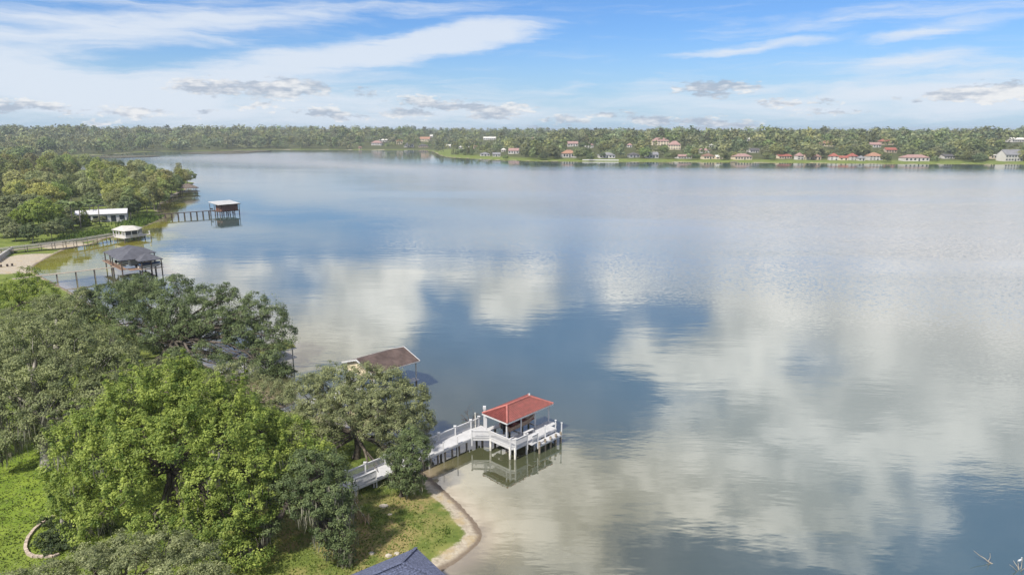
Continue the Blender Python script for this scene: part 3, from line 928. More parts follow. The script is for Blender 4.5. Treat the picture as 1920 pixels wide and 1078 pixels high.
def build_wood():
    """the wood on the left peninsula: single trees"""
    rnd = random.Random(5)
    protos = [proto_tree(100 + i, h, w, k, 0.55, 26, 1.0, 1.5)[:2] for i, (h, w, k) in enumerate(
        [(14, 12, 'round'), (12, 13, 'round'), (16, 11, 'round'), (15, 8, 'tall'), (13, 10, 'round'), (10, 9, 'round')])]
    for c, t in protos:
        c.materials.append(L_WOOD)
    house_c = at(185, 408, 1.0)
    lawn_c = at(235, 424, 0.5)
    pts = []
    tries = 0
    # the trees that make the front edge of the wood first, then the mass behind
    edge = [(340, 352), (326, 357), (312, 364), (300, 372), (290, 380), (278, 386), (258, 399), (245, 404), (232, 402), (352, 346), (338, 344), (322, 347), (268, 392), (332, 361.5), (322, 366), (312, 371), (305, 377), (300, 384), (296, 390), (284, 391), (346, 350), (316, 358), (290, 395), (276, 398), (306, 366)]
    for e in edge:
        p = ground_at(*e)
        pts.append((p.x, p.y, p.z, rnd.uniform(0.75, 1.0)))
    while len(pts) < 150 and tries < 9000:
        tries += 1
        px = rnd.uniform(-60, 350)
        Y = 235 * (2.9 ** rnd.random())
        x = (px - 960) / F * (Y * math.cos(PITCH) + 30 * math.sin(PITCH))
        sd = float(shore_sd(x, Y)[0])
        if sd < 5:
            continue
        if math.hypot((x - house_c.x) / 1.25, Y - house_c.y) < 24 or (x > at(100, 440).x and Y < house_c.y and x < -100):
            continue
        if Y < 268 and px > 20 or Y < 292 and px < 140:
            continue
        sp = 6.2 + 0.011 * Y
        if any((x - q[0]) ** 2 + (Y - q[1]) ** 2 < sp * sp for q in pts):
            continue
        pts.append((x, Y, float(hgt(x, Y)[0]), rnd.uniform(0.8, 1.15)))
    for i_, (x, y, z, s) in enumerate(pts):
        c, t = protos[rnd.randrange(len(protos))]
        root = empty('wood_tree', (x, y, z - 0.1))
        root.rotation_euler = (0, 0, rnd.uniform(0, 6.28))
        root.scale = (s * rnd.uniform(.9, 1.1), s * rnd.uniform(.9, 1.1), s)
        for nm, me in (('crown', c), ('trunk', t)):
            o = bpy.data.objects.new(nm, me)
            o.parent = root
            COL.objects.link(o)
        qx = to_px(x, y, z)[0]
        if i_ < len(edge):
            lab = 'tree on the peninsula shore between the hut dock and the white house'
        elif y > 470:
            lab = 'tree at the far back of the peninsula wood, showing over the nearer crowns'
        elif qx < 120:
            lab = 'tree in the left-edge part of the peninsula wood'
        else:
            lab = 'tree in the middle of the peninsula wood, uphill of the white house'
        tag(root, lab, 'tree', 'trees of the left peninsula wood')
    # singled-out trees round the white house and the bright one on the left
    cl, tl = proto_tree(140, 13, 12, 'round', 0.55, 30, 0.95, 1.6)[:2]
    cl.materials.append(L_LITE)
    cy, ty = proto_tree(145, 12, 12, 'round', 0.5, 30, 0.9, 1.7)[:2]
    cy.materials.append(L_BRIGHT)
    cd, td = proto_tree(141, 9.5, 9, 'round', 0.5, 30, 0.8, 1.7)[:2]
    cd.materials.append(L_OAKD)
    cc, tc_ = proto_tree(142, 8, 4.4, 'cone', 0.42, 26, 0.6, 1.6)[:2]
    cc.materials.append(L_LITE)
    co, to = proto_tree(143, 8, 9, 'round', 0.5, 28, 0.8, 1.6)[:2]
    co.materials.append(L_OAK)
    cg, tg = proto_tree(144, 5, 6, 'round', 0.4, 30, 0.6, 1.8)[:2]
    cg.materials.append(L_GREY)
    for (px, py, c, t, s, lab) in [
            (85, 436, cy, ty, 1.1, 'bright yellow-green tree left of the white house'),
            (245, 411, cd, td, 1.0, 'dark round tree right of the white house'),
            (160, 424, cc, tc_, 0.85, 'small bright cone-shaped tree in front of the white house'),
            (222, 407, co, to, 0.85, 'olive tree close to the right end of the white house'),
            (30, 452, cg, tg, 1.15, 'leftmost rounded bush behind the long walkway'),
            (62, 456, cd, td, 0.72, 'dark bush behind the long walkway near the sand flat'),
            (98, 450, co, to, 0.8, 'olive tree with pale forked trunk behind the long walkway'),
            (124, 437, cd, td, 0.62, 'small dark tree below the palms'),
            (8, 446, co, to, 0.95, 'olive tree cut by the left edge behind the long walkway'),
            (192, 417, cg, tg, 0.5, 'low hedge bush in front of the white house'),
            (203, 415, cg, tg, 0.42, 'smaller hedge bush at the white house front'),
            (180, 421, cg, tg, 0.45, 'round hedge bush beside the cone-shaped tree'),
            (134, 428, co, to, 0.7, 'olive tree hiding the left end of the white house'),
            (113, 442, cd, td, 0.7, 'dark tree right of the bright yellow-green one'),
            (22, 428, co, to, 1.0, 'olive tree in the gap left of the bright yellow-green tree'),
            (58, 424, cd, td, 1.0, 'dark tree directly behind the bright yellow-green tree'),
            (-4, 434, co, to, 1.1, 'olive tree cut by the left edge in front of the wood'),
            (4, 414, co, to, 1.3, 'olive tree at the left edge, deeper in the peninsula wood'),
            (36, 412, cg, tg, 2.0, 'pale tree deep in the wood left of the bright yellow-green tree'),
            (70, 410, co, to, 1.3, 'olive tree deep in the wood above the bright yellow-green tree'),
            (110, 421, co, to, 1.1, 'olive tree behind the leftmost palm'),
            (45, 437, cl, tl, 0.7, 'yellowish tree near the left edge of the peninsula lawn')]:
        p = ground_at(px, py)
        root = empty('tree', (p.x, p.y, p.z - 0.1))
        root.scale = (s, s, s)
        root.rotation_euler = (0, 0, px * 0.37)
        for nm, me in (('crown', c), ('trunk', t)):
            o = bpy.data.objects.new(nm, me)
            o.parent = root
            COL.objects.link(o)
        tag(root, lab, 'tree')


def build_palms():
    rng = np.random.default_rng(8)
    spots = [(137, 432, 9.5, 'tall palm at the left corner of the white house'), (152, 428, 9.0, 'palm between the left corner and the cone-shaped tree'),
             (187, 420, 8.5, 'palm in front of the white house wall'), (122, 428, 9.5, 'leftmost palm beside the bright yellow-green tree'), (170, 414, 7.5, 'short palm over the white roof')]
    for k, (px, py, h, lab) in enumerate(spots):
        p = ground_at(px, py)
        root = empty('palm_tree', (p.x, p.y, p.z - 0.1))
        mb = MB()
        mb.tube([p, p + Vector((0.2, 0, h * 0.5)), p + Vector((0.3, 0.1, h))], [0.26, 0.2, 0.18], 8)
        mb.build('trunk', M_PBARK, root, smooth=True)
        top = p + Vector((0.3, 0.1, h))
        vs, fs, tn = [], [], []
        for j in range(34):
            a = rng.uniform(0, 6.28)
            e0 = rng.uniform(-0.2, 1.1)
            L = rng.uniform(2.8, 3.8)
            pts = []
            for s in range(6):
                t = s / 5
                rr = L * t * math.cos(e0)
                zz = L * t * math.sin(e0) - 1.5 * t * t
                pts.append(Vector((math.cos(a) * rr, math.sin(a) * rr, zz)))
            side = Vector((-math.sin(a), math.cos(a), 0))
            tone = rng.uniform(0.2, 0.9)
            for s in range(1, 6):
                for sg in (-1, 1):
                    w = 0.7 * math.sin(math.pi * min(1, s / 5 + 0.12))
                    i = len(vs)
                    vs += [top + pts[s - 1], top + pts[s], top + pts[s] * 1.02 + side * sg * w + Vector((0, 0, -0.18)), top + pts[s - 1] + side * sg * w * 0.9 + Vector((0, 0, -0.18))]
                    tn += [tone] * 4
        v = np.array([tuple(q - root.location) for q in vs])
        obj_mesh('crown', mesh_np('crown', v, 4, quads(len(v)), {'tone': tn}), L_PALM, root)
        tag(root, lab, 'palm tree')


def build_far_trees():
    rnd = random.Random(9)
    specs = [(13, 13, 'round'), (11, 12, 'round'), (15, 13, 'round'), (14, 8, 'tall'), (12, 15, 'round'), (9, 10, 'round')]
    near_p = []
    for i, s in enumerate(specs):
        c, t, v, tone = proto_tree(200 + i, *s, 1.15, 15, 1.6, 1.45)
        c.materials.append(L_FAR)
        near_p.append(c)
    lo = []
    for i, s in enumerate(specs):
        _, _, v, tone = proto_tree(220 + i, *s, 2.7, 4, 2.7, 0.95)
        lo.append((v, tone))
    cyp = proto_tree(230, 15, 5, 'cone', 0.9, 16, 1.2, 1.5)[0]
    cyp.materials.append(L_FAR)

    def blocked(x, y, z, s):
        ax, ay = to_px(x, y, z)
        tx, ty = to_px(x, y, z + 13 * s)
        hw = 4.6 * s * F / y
        for (hx0, hx1, hy0, hy1, hY) in FRONT_HOUSES:
            if y < hY + 8 and rnd.random() < .88 and ax + hw > hx0 and ax - hw < hx1 and ty < hy1 and ay > hy0:
                return True
        return False

    cand = []
    pts_grid = {}
    rg = np.random.default_rng(44)
    NC = 60000
    PX = rg.uniform(-90, 2010, NC)
    YY = 760 * (4.6 ** (rg.random(NC) ** 1.5))
    XX = (PX - 960) / F * (YY * math.cos(PITCH) + 25 * math.sin(PITCH))
    SD = shore_sd(XX, YY)
    for px, Y, x, s_ in zip(PX, YY, XX, SD):
        if s_ < 4 or len(cand) > 4300:
            continue
        sp = (9.2 if px < 780 else 10.2) + max(0, s_ - 260) * 0.032
        key = (int(x // 30), int(Y // 30))
        ok = True
        for gx in (-1, 0, 1):
            for gy in (-1, 0, 1):
                for q in pts_grid.get((key[0] + gx, key[1] + gy), ()):
                    if (q[0] - x) ** 2 + (q[1] - Y) ** 2 < sp * sp:
                        ok = False
        if ok:
            pts_grid.setdefault(key, []).append((x, Y))
            cand.append((x, Y, px))
    X = np.array([c[0] for c in cand])
    Yv = np.array([c[1] for c in cand])
    sd = shore_sd(X, Yv)
    Z = height_sd(X, Yv, sd)
    sel = []
    fc = ground_at(1905, 275)
    for (x, y, px), s_, z in zip(cand, sd, Z):
        if s_ < 4:
            continue
        if px > 800 and s_ < 24 and rnd.random() < 0.55:
            continue                        # open lawns along the shore
        if px <= 800 and s_ < 7:
            continue
        if px > 1850 and abs(y - fc.y) < 60 and y < fc.y + 20:
            continue
        s = (0.55 + 0.85 * rnd.random() ** 1.4) * (1.3 if px < 760 else 1.22) * (0.85 if px > 800 and s_ < 60 else 1.0)
        if blocked(x, y, z, s):
            continue
        sel.append((x, y, z, s, px))
    # named trees along the shore
    sel.sort(key=lambda q: q[1])
    sel.sort(key=lambda q: q[1] - (330 if q[4] < 800 else 0) + (200 if q[4] < 250 else 0))
    singles, rest = sel[:230], sel[230:]
    extra = []
    for (px, py, s) in [(862, 291, .9), (878, 292, .8), (1000, 300, 1.1), (1018, 300, 1.0), (1089, 298, 1.0), (1160, 290, 1.0), (1210, 297, 1.1), (1245, 292, .9), (1360, 299, .75), (1372, 298, .7), (1437, 299, .75),
                        (1450, 300, .6), (1660, 305, .95), (1800, 299, 1.2), (1835, 302, 1.15), (1816, 296, 1.1), (1850, 300, .9)]:
        p = ground_at(px, py)
        extra.append((p.x, p.y, p.z, s, px))
    for i, (x, y, z, s, px) in enumerate(extra + singles):
        me = near_p[rnd.randrange(6)]
        o = obj_mesh('far_tree', me, None, None, (x, y, z - 0.3))
        o.rotation_euler = (0, 0, rnd.uniform(0, 6.28))
        o.scale = (s, s, s * rnd.uniform(.9, 1.1))
        if px < 800:
            tag(o, 'tree at the front of the hazy wood on the far left shore', 'tree', 'trees of the far left shore')
        else:
            lab = ('tree between the headland and the white seawall on the far shore' if px < 1130 else
                   'tree between the white seawall and the first red roof across the lake' if px < 1460 else
                   'tree among the red-roofed houses on the far shore' if px < 1690 else
                   'tree on the far shore right of the red-roofed houses')
            tag(o, lab, 'tree', 'trees of the far shore')
    for j, (px, py) in enumerate([(849, 290), (857, 290), (872, 291), (884, 291)]):
        p = ground_at(px, py)
        o = obj_mesh('cypress_tree', cyp, None, None, (p.x, p.y, p.z - 0.2))
        s = [.85, 1.0, .9, .75][j]
        o.scale = (s, s, s)
        tag(o, 'slim conical tree in the little row at the far-shore headland', 'tree', 'conical trees on the headland')
    vs, ts, tn = [], [], []
    for (x, y, z, s, px) in rest:
        v, t = lo[rnd.randrange(6)]
        a = rnd.uniform(0, 6.28)
        ca, sa = math.cos(a), math.sin(a)
        R = np.array([[ca, -sa, 0], [sa, ca, 0], [0, 0, 1]])
        vs.append((v * s) @ R.T + np.array([x, y, z]))
        ts.append(np.clip(t * 0.75 + rnd.uniform(-0.22, 0.32), 0, 1))
        tn.append(np.full(len(v), rnd.random()))
    v = np.concatenate(vs)
    me = mesh_np('far_wood', v, 4, quads(len(v)), {'tone': np.concatenate(ts), 'tint': np.concatenate(tn)})
    o = obj_mesh('far_wood', me, L_FAR)
    tag(o, 'distant tree cover running back to the horizon behind the far shore', 'wood', kind='stuff')


# ------------------------------------------------------------------ houses
def axes(yaw):
    return Vector((math.cos(yaw), math.sin(yaw), 0)), Vector((-math.sin(yaw), math.cos(yaw), 0))


def roof_slabs(mb, c, ex, ey, hw, hd, z0, rise, kind, over=0.5, th=0.18):
    """hip or gable roof above a rectangle; ridge along ex"""
    P = lambda a, b, z: c + ex * a + ey * b + Vector((0, 0, z - c.z))
    A, B = hw + over, hd + over
    if kind == 'gable':
        mb.slab([P(-A, -B, z0), P(A, -B, z0), P(A, 0, z0 + rise), P(-A, 0, z0 + rise)], th)
        mb.slab([P(A, B, z0), P(-A, B, z0), P(-A, 0, z0 + rise), P(A, 0, z0 + rise)], th)
    elif kind == 'hip':
        r = max(A - B, 0.15)
        mb.slab([P(-A, -B, z0), P(A, -B, z0), P(r, 0, z0 + rise), P(-r, 0, z0 + rise)], th)
        mb.slab([P(A, B, z0), P(-A, B, z0), P(-r, 0, z0 + rise), P(r, 0, z0 + rise)], th)
        mb.slab([P(A, -B, z0), P(A, B, z0), P(r, 0, z0 + rise)], th)
        mb.slab([P(-A, B, z0), P(-A, -B, z0), P(-r, 0, z0 + rise)], th)
    else:
        mb.slab([P(-A, -B, z0), P(A, -B, z0), P(A, B, z0 + rise), P(-A, B, z0 + rise)], th)


def house(name, label, base, w, d, hw_, rise, yaw, wallm, roofm, kind, group=None, windows=4, storeys=1):
    root = empty(name, base)
    ex, ey = axes(yaw)
    b = Vector(base)
    z1 = b.z + hw_
    P = lambda a, c_, z: b + ex * a + ey * c_ + Vector((0, 0, z - b.z))
    mb = MB()
    mb.obox(P(0, 0, b.z + hw_ / 2 - 0.5), ex * w / 2, ey * d / 2, Vector((0, 0, hw_ / 2 + 0.5)))
    if kind == 'gable':
        for s in (-1, 1):
            pts = [P(s * w / 2, -d / 2, z1), P(s * w / 2, d / 2, z1), P(s * w / 2, 0, z1 + rise * 0.93)]
            mb.poly(pts if s > 0 else pts[::-1])
    mb.build('wall', wallm, root)
    rb = MB()
    roof_slabs(rb, b, ex, ey, w / 2, d / 2, z1, rise, kind)
    rb.build('roof', roofm, root)
    for s in range(storeys):
        zz = b.z + (s + 0.52) * hw_ / storeys
        for k in range(windows):
            a = -w / 2 + (k + 0.5) * w / windows
            wb = MB()
            if k == windows // 2 and s == 0:
                wb.obox(P(a, -d / 2, b.z + hw_ / storeys * 0.42), ex * 0.9, ey * 0.05, Vector((0, 0, hw_ / storeys * 0.36)))
                wb.build('door', M_GLASS, root)
            else:
                wb.obox(P(a, -d / 2, zz), ex * min(1.1, w / windows * 0.3), ey * 0.05, Vector((0, 0, hw_ / storeys * 0.24)))
                wb.build('window', M_GLASS, root)
    tag(root, label, 'house', group)
    return root


WALLS = {'w': pmat('wall_white', (0.52, 0.50, 0.47), 0.8, 0.1, 0.3), 'c': pmat('wall_cream', (0.62, 0.53, 0.40), 0.8, 0.1, 0.3),
         't': pmat('wall_tan', (0.45, 0.36, 0.27), 0.8, 0.12, 0.3), 'g': pmat('wall_grey', (0.36, 0.36, 0.36), 0.8, 0.1, 0.3)}
ROOFS = {'r': pmat('roof_red', (0.27, 0.095, 0.07), 0.85, 0.2, 0.4), 'p': pmat('roof_pinkish', (0.30, 0.19, 0.17), 0.85, 0.2, 0.4),
         'o': pmat('roof_orange', (0.32, 0.18, 0.12), 0.85, 0.2, 0.4), 'g': pmat('roof_grey', (0.20, 0.20, 0.21), 0.85, 0.2, 0.4),
         'd': pmat('roof_dark', (0.09, 0.085, 0.085), 0.85, 0.2, 0.4), 'b': pmat('roof_brown', (0.20, 0.12, 0.09), 0.85, 0.2, 0.4),
         'l': pmat('roof_pale', (0.58, 0.56, 0.52), 0.8, 0.1, 0.4)}
# (px x of the middle, px y of the base, px width, px height, wall, roof, roof kind, storeys, label)
HOUSES = [
    (706, 273, 22, 9, 'w', 'p', 'hip', 1, 'white house with pinkish roof, leftmost on the far shore by the wood'),
    (719, 267, 18, 6, 'w', 'l', 'gable', 1, 'pale-roofed house just behind the leftmost far-shore house'),
    (675, 280, 6, 5, 't', 'b', 'gable', 1, 'tiny tan hut at the water left of all far-shore houses'),
    (749, 271, 13, 11, 'c', 'o', 'hip', 1, 'orange-roofed house standing above the grey-roofed shore house'),
    (766, 277, 20, 9, 'w', 'g', 'hip', 1, 'grey-roofed white house at the water left of the headland'),
    (797, 266, 22, 9, 'c', 'o', 'gable', 1, 'cream house with orange roof uphill of the headland'),
    (809, 258, 6, 5, 'w', 'l', 'gable', 1, 'small white house high up behind the headland'),
    (793, 277, 20, 6, 't', 'd', 'hip', 1, 'low dark-roofed house close to the headland shore'),
    (841, 277, 9, 6, 'w', 'l', 'gable', 1, 'small white house left of the conical tree row'),
    (870, 280, 20, 8, 'w', 'l', 'hip', 1, 'white house behind the conical tree row'),
    (892, 279, 10, 7, 't', 'b', 'gable', 1, 'small tan house right of the conical tree row'),
    (918, 263, 26, 6, 'w', 'l', 'gable', 1, 'long pale house high on the far slope above the headland'),
    (909, 293, 20, 7, 'w', 'g', 'hip', 1, 'low white house at the water right of the conical trees'),
    (931, 294, 16, 8, 'w', 'g', 'gable', 1, 'white gabled house at the water, second right of the conical trees'),
    (944, 285, 10, 7, 'w', 'l', 'hip', 1, 'small white house one row up from the shore near the headland'),
    (964, 289, 22, 11, 'w', 'p', 'gable', 1, 'white house with pinkish roof left of the tall shore trees'),
    (999, 263, 10, 6, 'c', 'p', 'hip', 1, 'tiny cream house high up above the tall shore trees'),
    (1067, 296, 30, 15, 'w', 'o', 'hip', 1, 'white house with orange roof at the water right of the tall trees'),
    (1074, 275, 22, 10, 'w', 'p', 'gable', 1, 'pinkish-roofed house uphill of the orange-roofed shore house'),
    (1105, 278, 16, 11, 'w', 'p', 'hip', 2, 'two-storey white house uphill left of the grey-roofed shore house'),
    (1138, 297, 34, 11, 'w', 'g', 'hip', 1, 'broad grey-roofed house behind the white seawall'),
    (1181, 277, 11, 8, 'w', 'p', 'hip', 1, 'small white house alone in trees uphill of the seawall'),
    (1189, 296, 22, 10, 'g', 'd', 'hip', 1, 'grey house with dark roof right of the white seawall'),
    (1223, 297, 26, 12, 'g', 'g', 'gable', 1, 'grey gabled house at the water below the big pink-roofed house'),
    (1239, 273, 36, 15, 'c', 'p', 'hip', 2, 'big pink-roofed house high on the far slope'),
    (1266, 281, 26, 17, 'c', 'p', 'hip', 2, 'tall beige house beside the big pink-roofed house'),
    (1283, 298, 30, 8, 'w', 'p', 'gable', 1, 'low pink-roofed house at the water below the tall beige house'),
    (1323, 287, 24, 8, 'w', 'p', 'gable', 1, 'pale house one row behind the shore right of the beige house'),
    (1329, 299, 24, 11, 'c', 'b', 'hip', 1, 'brown-roofed cream house at the water near the middle of the far shore'),
    (1348, 299, 14, 8, 'c', 'l', 'gable', 1, 'small cream house between the brown-roofed house and bushy trees'),
    (1393, 300, 38, 12, 'c', 'p', 'hip', 1, 'broad beige house with pink-brown hip roof on an open lawn'),
    (1471, 298, 30, 9, 'c', 'r', 'gable', 1, 'long red-roofed house, leftmost of the red roofs'),
    (1402, 265, 8, 7, 'w', 'l', 'gable', 1, 'tiny white house high in the trees above the broad beige house'),
    (1415, 287, 22, 9, 'w', 'd', 'gable', 1, 'dark-roofed house behind the broad beige house'),
    (1335, 277, 10, 7, 'w', 'l', 'hip', 1, 'small white house uphill at the middle of the far shore'),
    (1500, 300, 15, 14, 'w', 'p', 'hip', 2, 'two-storey white house between the first two red roofs'),
    (1517, 300, 17, 11, 'c', 'r', 'gable', 1, 'red-roofed house right of the two-storey white house'),
    (1534, 300, 14, 11, 't', 'b', 'hip', 1, 'brownish house right of the second red roof'),
    (1565, 301, 18, 14, 'w', 'r', 'hip', 2, 'tall white house with red roof left of the third red roof row'),
    (1583, 301, 18, 9, 'c', 'r', 'gable', 1, 'low red-roofed house between two tall white houses'),
    (1600, 301, 18, 14, 'w', 'r', 'hip', 2, 'tall white house with red roof beside the grey-roofed one'),
    (1616, 302, 14, 10, 'w', 'g', 'hip', 1, 'grey-roofed house left of the big orange-roofed house'),
    (1642, 301, 30, 15, 'w', 'o', 'hip', 2, 'big white house with orange roof beside the lone shore tree'),
    (1552, 275, 24, 11, 'c', 'o', 'hip', 1, 'orange-roofed cream house uphill of the red roofs'),
    (1642, 277, 22, 10, 'w', 'p', 'gable', 1, 'white house uphill of the big orange-roofed house'),
    (1664, 272, 26, 12, 't', 'r', 'hip', 1, 'red-brown house highest on the slope behind the lone shore tree'),
    (1672, 287, 22, 10, 't', 'r', 'gable', 1, 'red-brown house just behind the lone shore tree'),
    (1719, 303, 54, 13, 'w', 'p', 'hip', 1, 'wide low house with pinkish roof behind its own sand beach'),
    (1769, 288, 10, 6, 'w', 'd', 'hip', 1, 'small white house uphill right of the sand beach'),
    (1779, 298, 26, 9, 'w', 'd', 'gable', 1, 'white dark-roofed house between the sand beach and dark trees'),
    (1870, 298, 30, 8, 'c', 'l', 'flat', 1, 'low flat beige building beside the white gabled barn-like house'),
    (1899, 303, 44, 23, 'w', 'g', 'gable', 2, 'large white gabled house at the right edge of the far shore'),
    (1910, 267, 34, 9, 'w', 'l', 'gable', 1, 'long white building on the hill at the right edge'),
]


def build_houses():
    rnd = random.Random(3)
    for (px, py, wp, hp, wl, rf, kind, st, lab) in HOUSES:
        p = ground_at(px, py)
        k = p.y / F
        w = wp * k
        h = hp * k
        d = min(w * 0.75, 13)
        if kind == 'flat':
            hw_, rise = h * 0.85, 0.5
        else:
            hw_, rise = h * 0.56, h * 0.44
        yaw = rnd.uniform(-0.22, 0.22)
        house('house', lab, p + Vector((0, d / 2, 0)), w * 0.86, d, hw_ * .92, rise * .92, yaw, WALLS[wl], ROOFS[rf], kind, 'houses on the far shore',
              windows=max(2, min(6, int(w / 4))), storeys=st)
        FRONT_HOUSES.append((px - wp / 2 - 1, px + wp / 2 + 1, py - hp, py - 1, p.y))
    # white seawall and little docks
    a, b = ground_at(1092, 301.5), ground_at(1160, 301.8)
    mb = MB().beam(a + Vector((0, 0, .5)), b + Vector((0, 0, .5)), 0.8, 1.6)
    tag(mb.build('seawall', M_WHITE), 'long white seawall at the water on the far shore', 'seawall')
    for (px, py, w, lab) in [(1190, 306, 9, 'small pale dock at the far shore below the grey house'), (1376, 305, 8, 'small dark dock at the far shore left of the broad beige house'), (1040, 304.5, 8, 'small dock at the far shore below the tall trees')]:
        p = at(px, py, 0)
        root = empty('dock', p)
        MB().obox(p + Vector((0, 0, 1.0)), (w / 2, 0, 0), (0, 4, 0), (0, 0, .12)).build('deck', M_MWOOD, root)
        for sx in (-1, 1):
            for sy in (-1, 1):
                MB().tube([p + Vector((sx * w * .45, sy * 3.6, -1)), p + Vector((sx * w * .45, sy * 3.6, .9))], 0.14, 6).build('pile', M_PILE, root)
        tag(root, lab, 'dock')
    # white house on the peninsula
    p = ground_at(183, 417)
    ex, ey = axes(math.radians(24))
    p1 = ground_at(197, 416)
    house('house', 'white single-storey house with white roof among palms on the peninsula', p1 + Vector((0, 4.0, -0.3)), 12.5, 8, 3.5, 1.5, math.radians(24), M_WHITE, M_WROOF, 'gable', windows=4)
    p2 = ground_at(147, 418)
    house('house', 'narrow white building left of the palms, behind the parked car', p2 + Vector((0, 5.0, -0.3)), 5.5, 7, 3.4, 1.3, math.radians(24), M_WHITE, M_WROOF, 'gable', windows=2)
    tag(house('shed', 'small white-roofed shed up behind the white house', ground_at(170, 388) + Vector((0, 6, 0)), 9, 6, 4.6, 1.2, math.radians(20), M_WHITE, M_WROOF, 'gable', windows=2), None, 'shed')
    # car beside it
    c = ground_at(150, 421)
    car = empty('parked_car', c)
    ex, ey = axes(math.radians(65))
    up = Vector((0, 0, 1))
    MB().obox(c + up * .65, ex * 2.2, ey * .9, up * .32).build('body', M_CAR, car)
    cb = MB()
    t = c - ex * .2
    lowp = [t + ex * a + ey * b + up * .97 for a, b in ((-1.5, -.85), (1.3, -.85), (1.3, .85), (-1.5, .85))]
    hip = [t + ex * a + ey * b + up * 1.5 for a, b in ((-1.1, -.7), (.7, -.7), (.7, .7), (-1.1, .7))]
    cb.poly(hip)
    for k in range(4):
        cb.poly([lowp[k], lowp[(k + 1) % 4], hip[(k + 1) % 4], hip[k]])
    cb.build('cabin', M_GLASS, car)
    for a in (-1.35, 1.35):
        for b in (-.9, .9):
            q = c + ex * a + ey * b + up * .33
            MB().tube([q - ey * .1, q + ey * .1], .33, 10).build('wheel', M_BLACK, car)
    tag(car, 'dark blue car parked at the left end of the white house', 'car')


build_houses()
build_wood()
build_palms()
build_far_trees()


# ------------------------------------------------------------------ docks and boathouses
UP = Vector((0, 0, 1))


def posts_at(pts, z0, z1, w, mat, root, name='post', cap=0.0):
    for p in pts:
        mb = MB()
        mb.obox((p[0], p[1], (z0 + z1) / 2), (w / 2, 0, 0), (0, w / 2, 0), (0, 0, (z1 - z0) / 2))
        if cap:
            mb.obox((p[0], p[1], z1 + cap / 2), (w * .72, 0, 0), (0, w * .72, 0), (0, 0, cap / 2))
        mb.build(name, mat, root)


def piles_at(pts, z0, z1, r, mat, root):
    for p in pts:
        MB().tube([(p[0], p[1], z0), (p[0], p[1], z1)], r, 8).build('pile', mat, root, smooth=True)


def rail_panel(p0, p1, z, h, mat, root, bal=0.13):
    p0, p1 = Vector((p0[0], p0[1], z)), Vector((p1[0], p1[1], z))
    L = (p1 - p0).length
    MB().beam(p0 + UP * h, p1 + UP * h, 0.14, 0.07).beam(p0 + UP * (h - .12), p1 + UP * (h - .12), .05, .08).build('handrail', mat, root)
    MB().beam(p0 + UP * 0.12, p1 + UP * 0.12, 0.05, 0.16).build('bottom_rail', mat, root)
    mb = MB()
    n = max(2, int(L / bal))
    for k in range(1, n):
        q = p0.lerp(p1, k / n)
        mb.obox(q + UP * (h / 2 + .02), (0.028, 0, 0), (0, 0.028, 0), (0, 0, h / 2 - .12))
    mb.build('balusters', mat, root)


def boards(P, u0, u1, v0, v1, z, along='v', bw=0.22, th=0.07):
    """deck boards with gaps, P maps (u,v,z) to world"""
    mb = MB()
    a, b = (u0, u1) if along == 'v' else (v0, v1)
    n = max(1, int(round((b - a) / bw)))
    for k in range(n):
        s0 = a + (b - a) * k / n + 0.006
        s1 = a + (b - a) * (k + 1) / n - 0.006
        if along == 'v':
            q = [P(s0, v0, z), P(s1, v0, z), P(s1, v1, z), P(s0, v1, z)]
        else:
            q = [P(u0, s0, z), P(u1, s0, z), P(u1, s1, z), P(u0, s1, z)]
        mb.slab(q, th)
    return mb


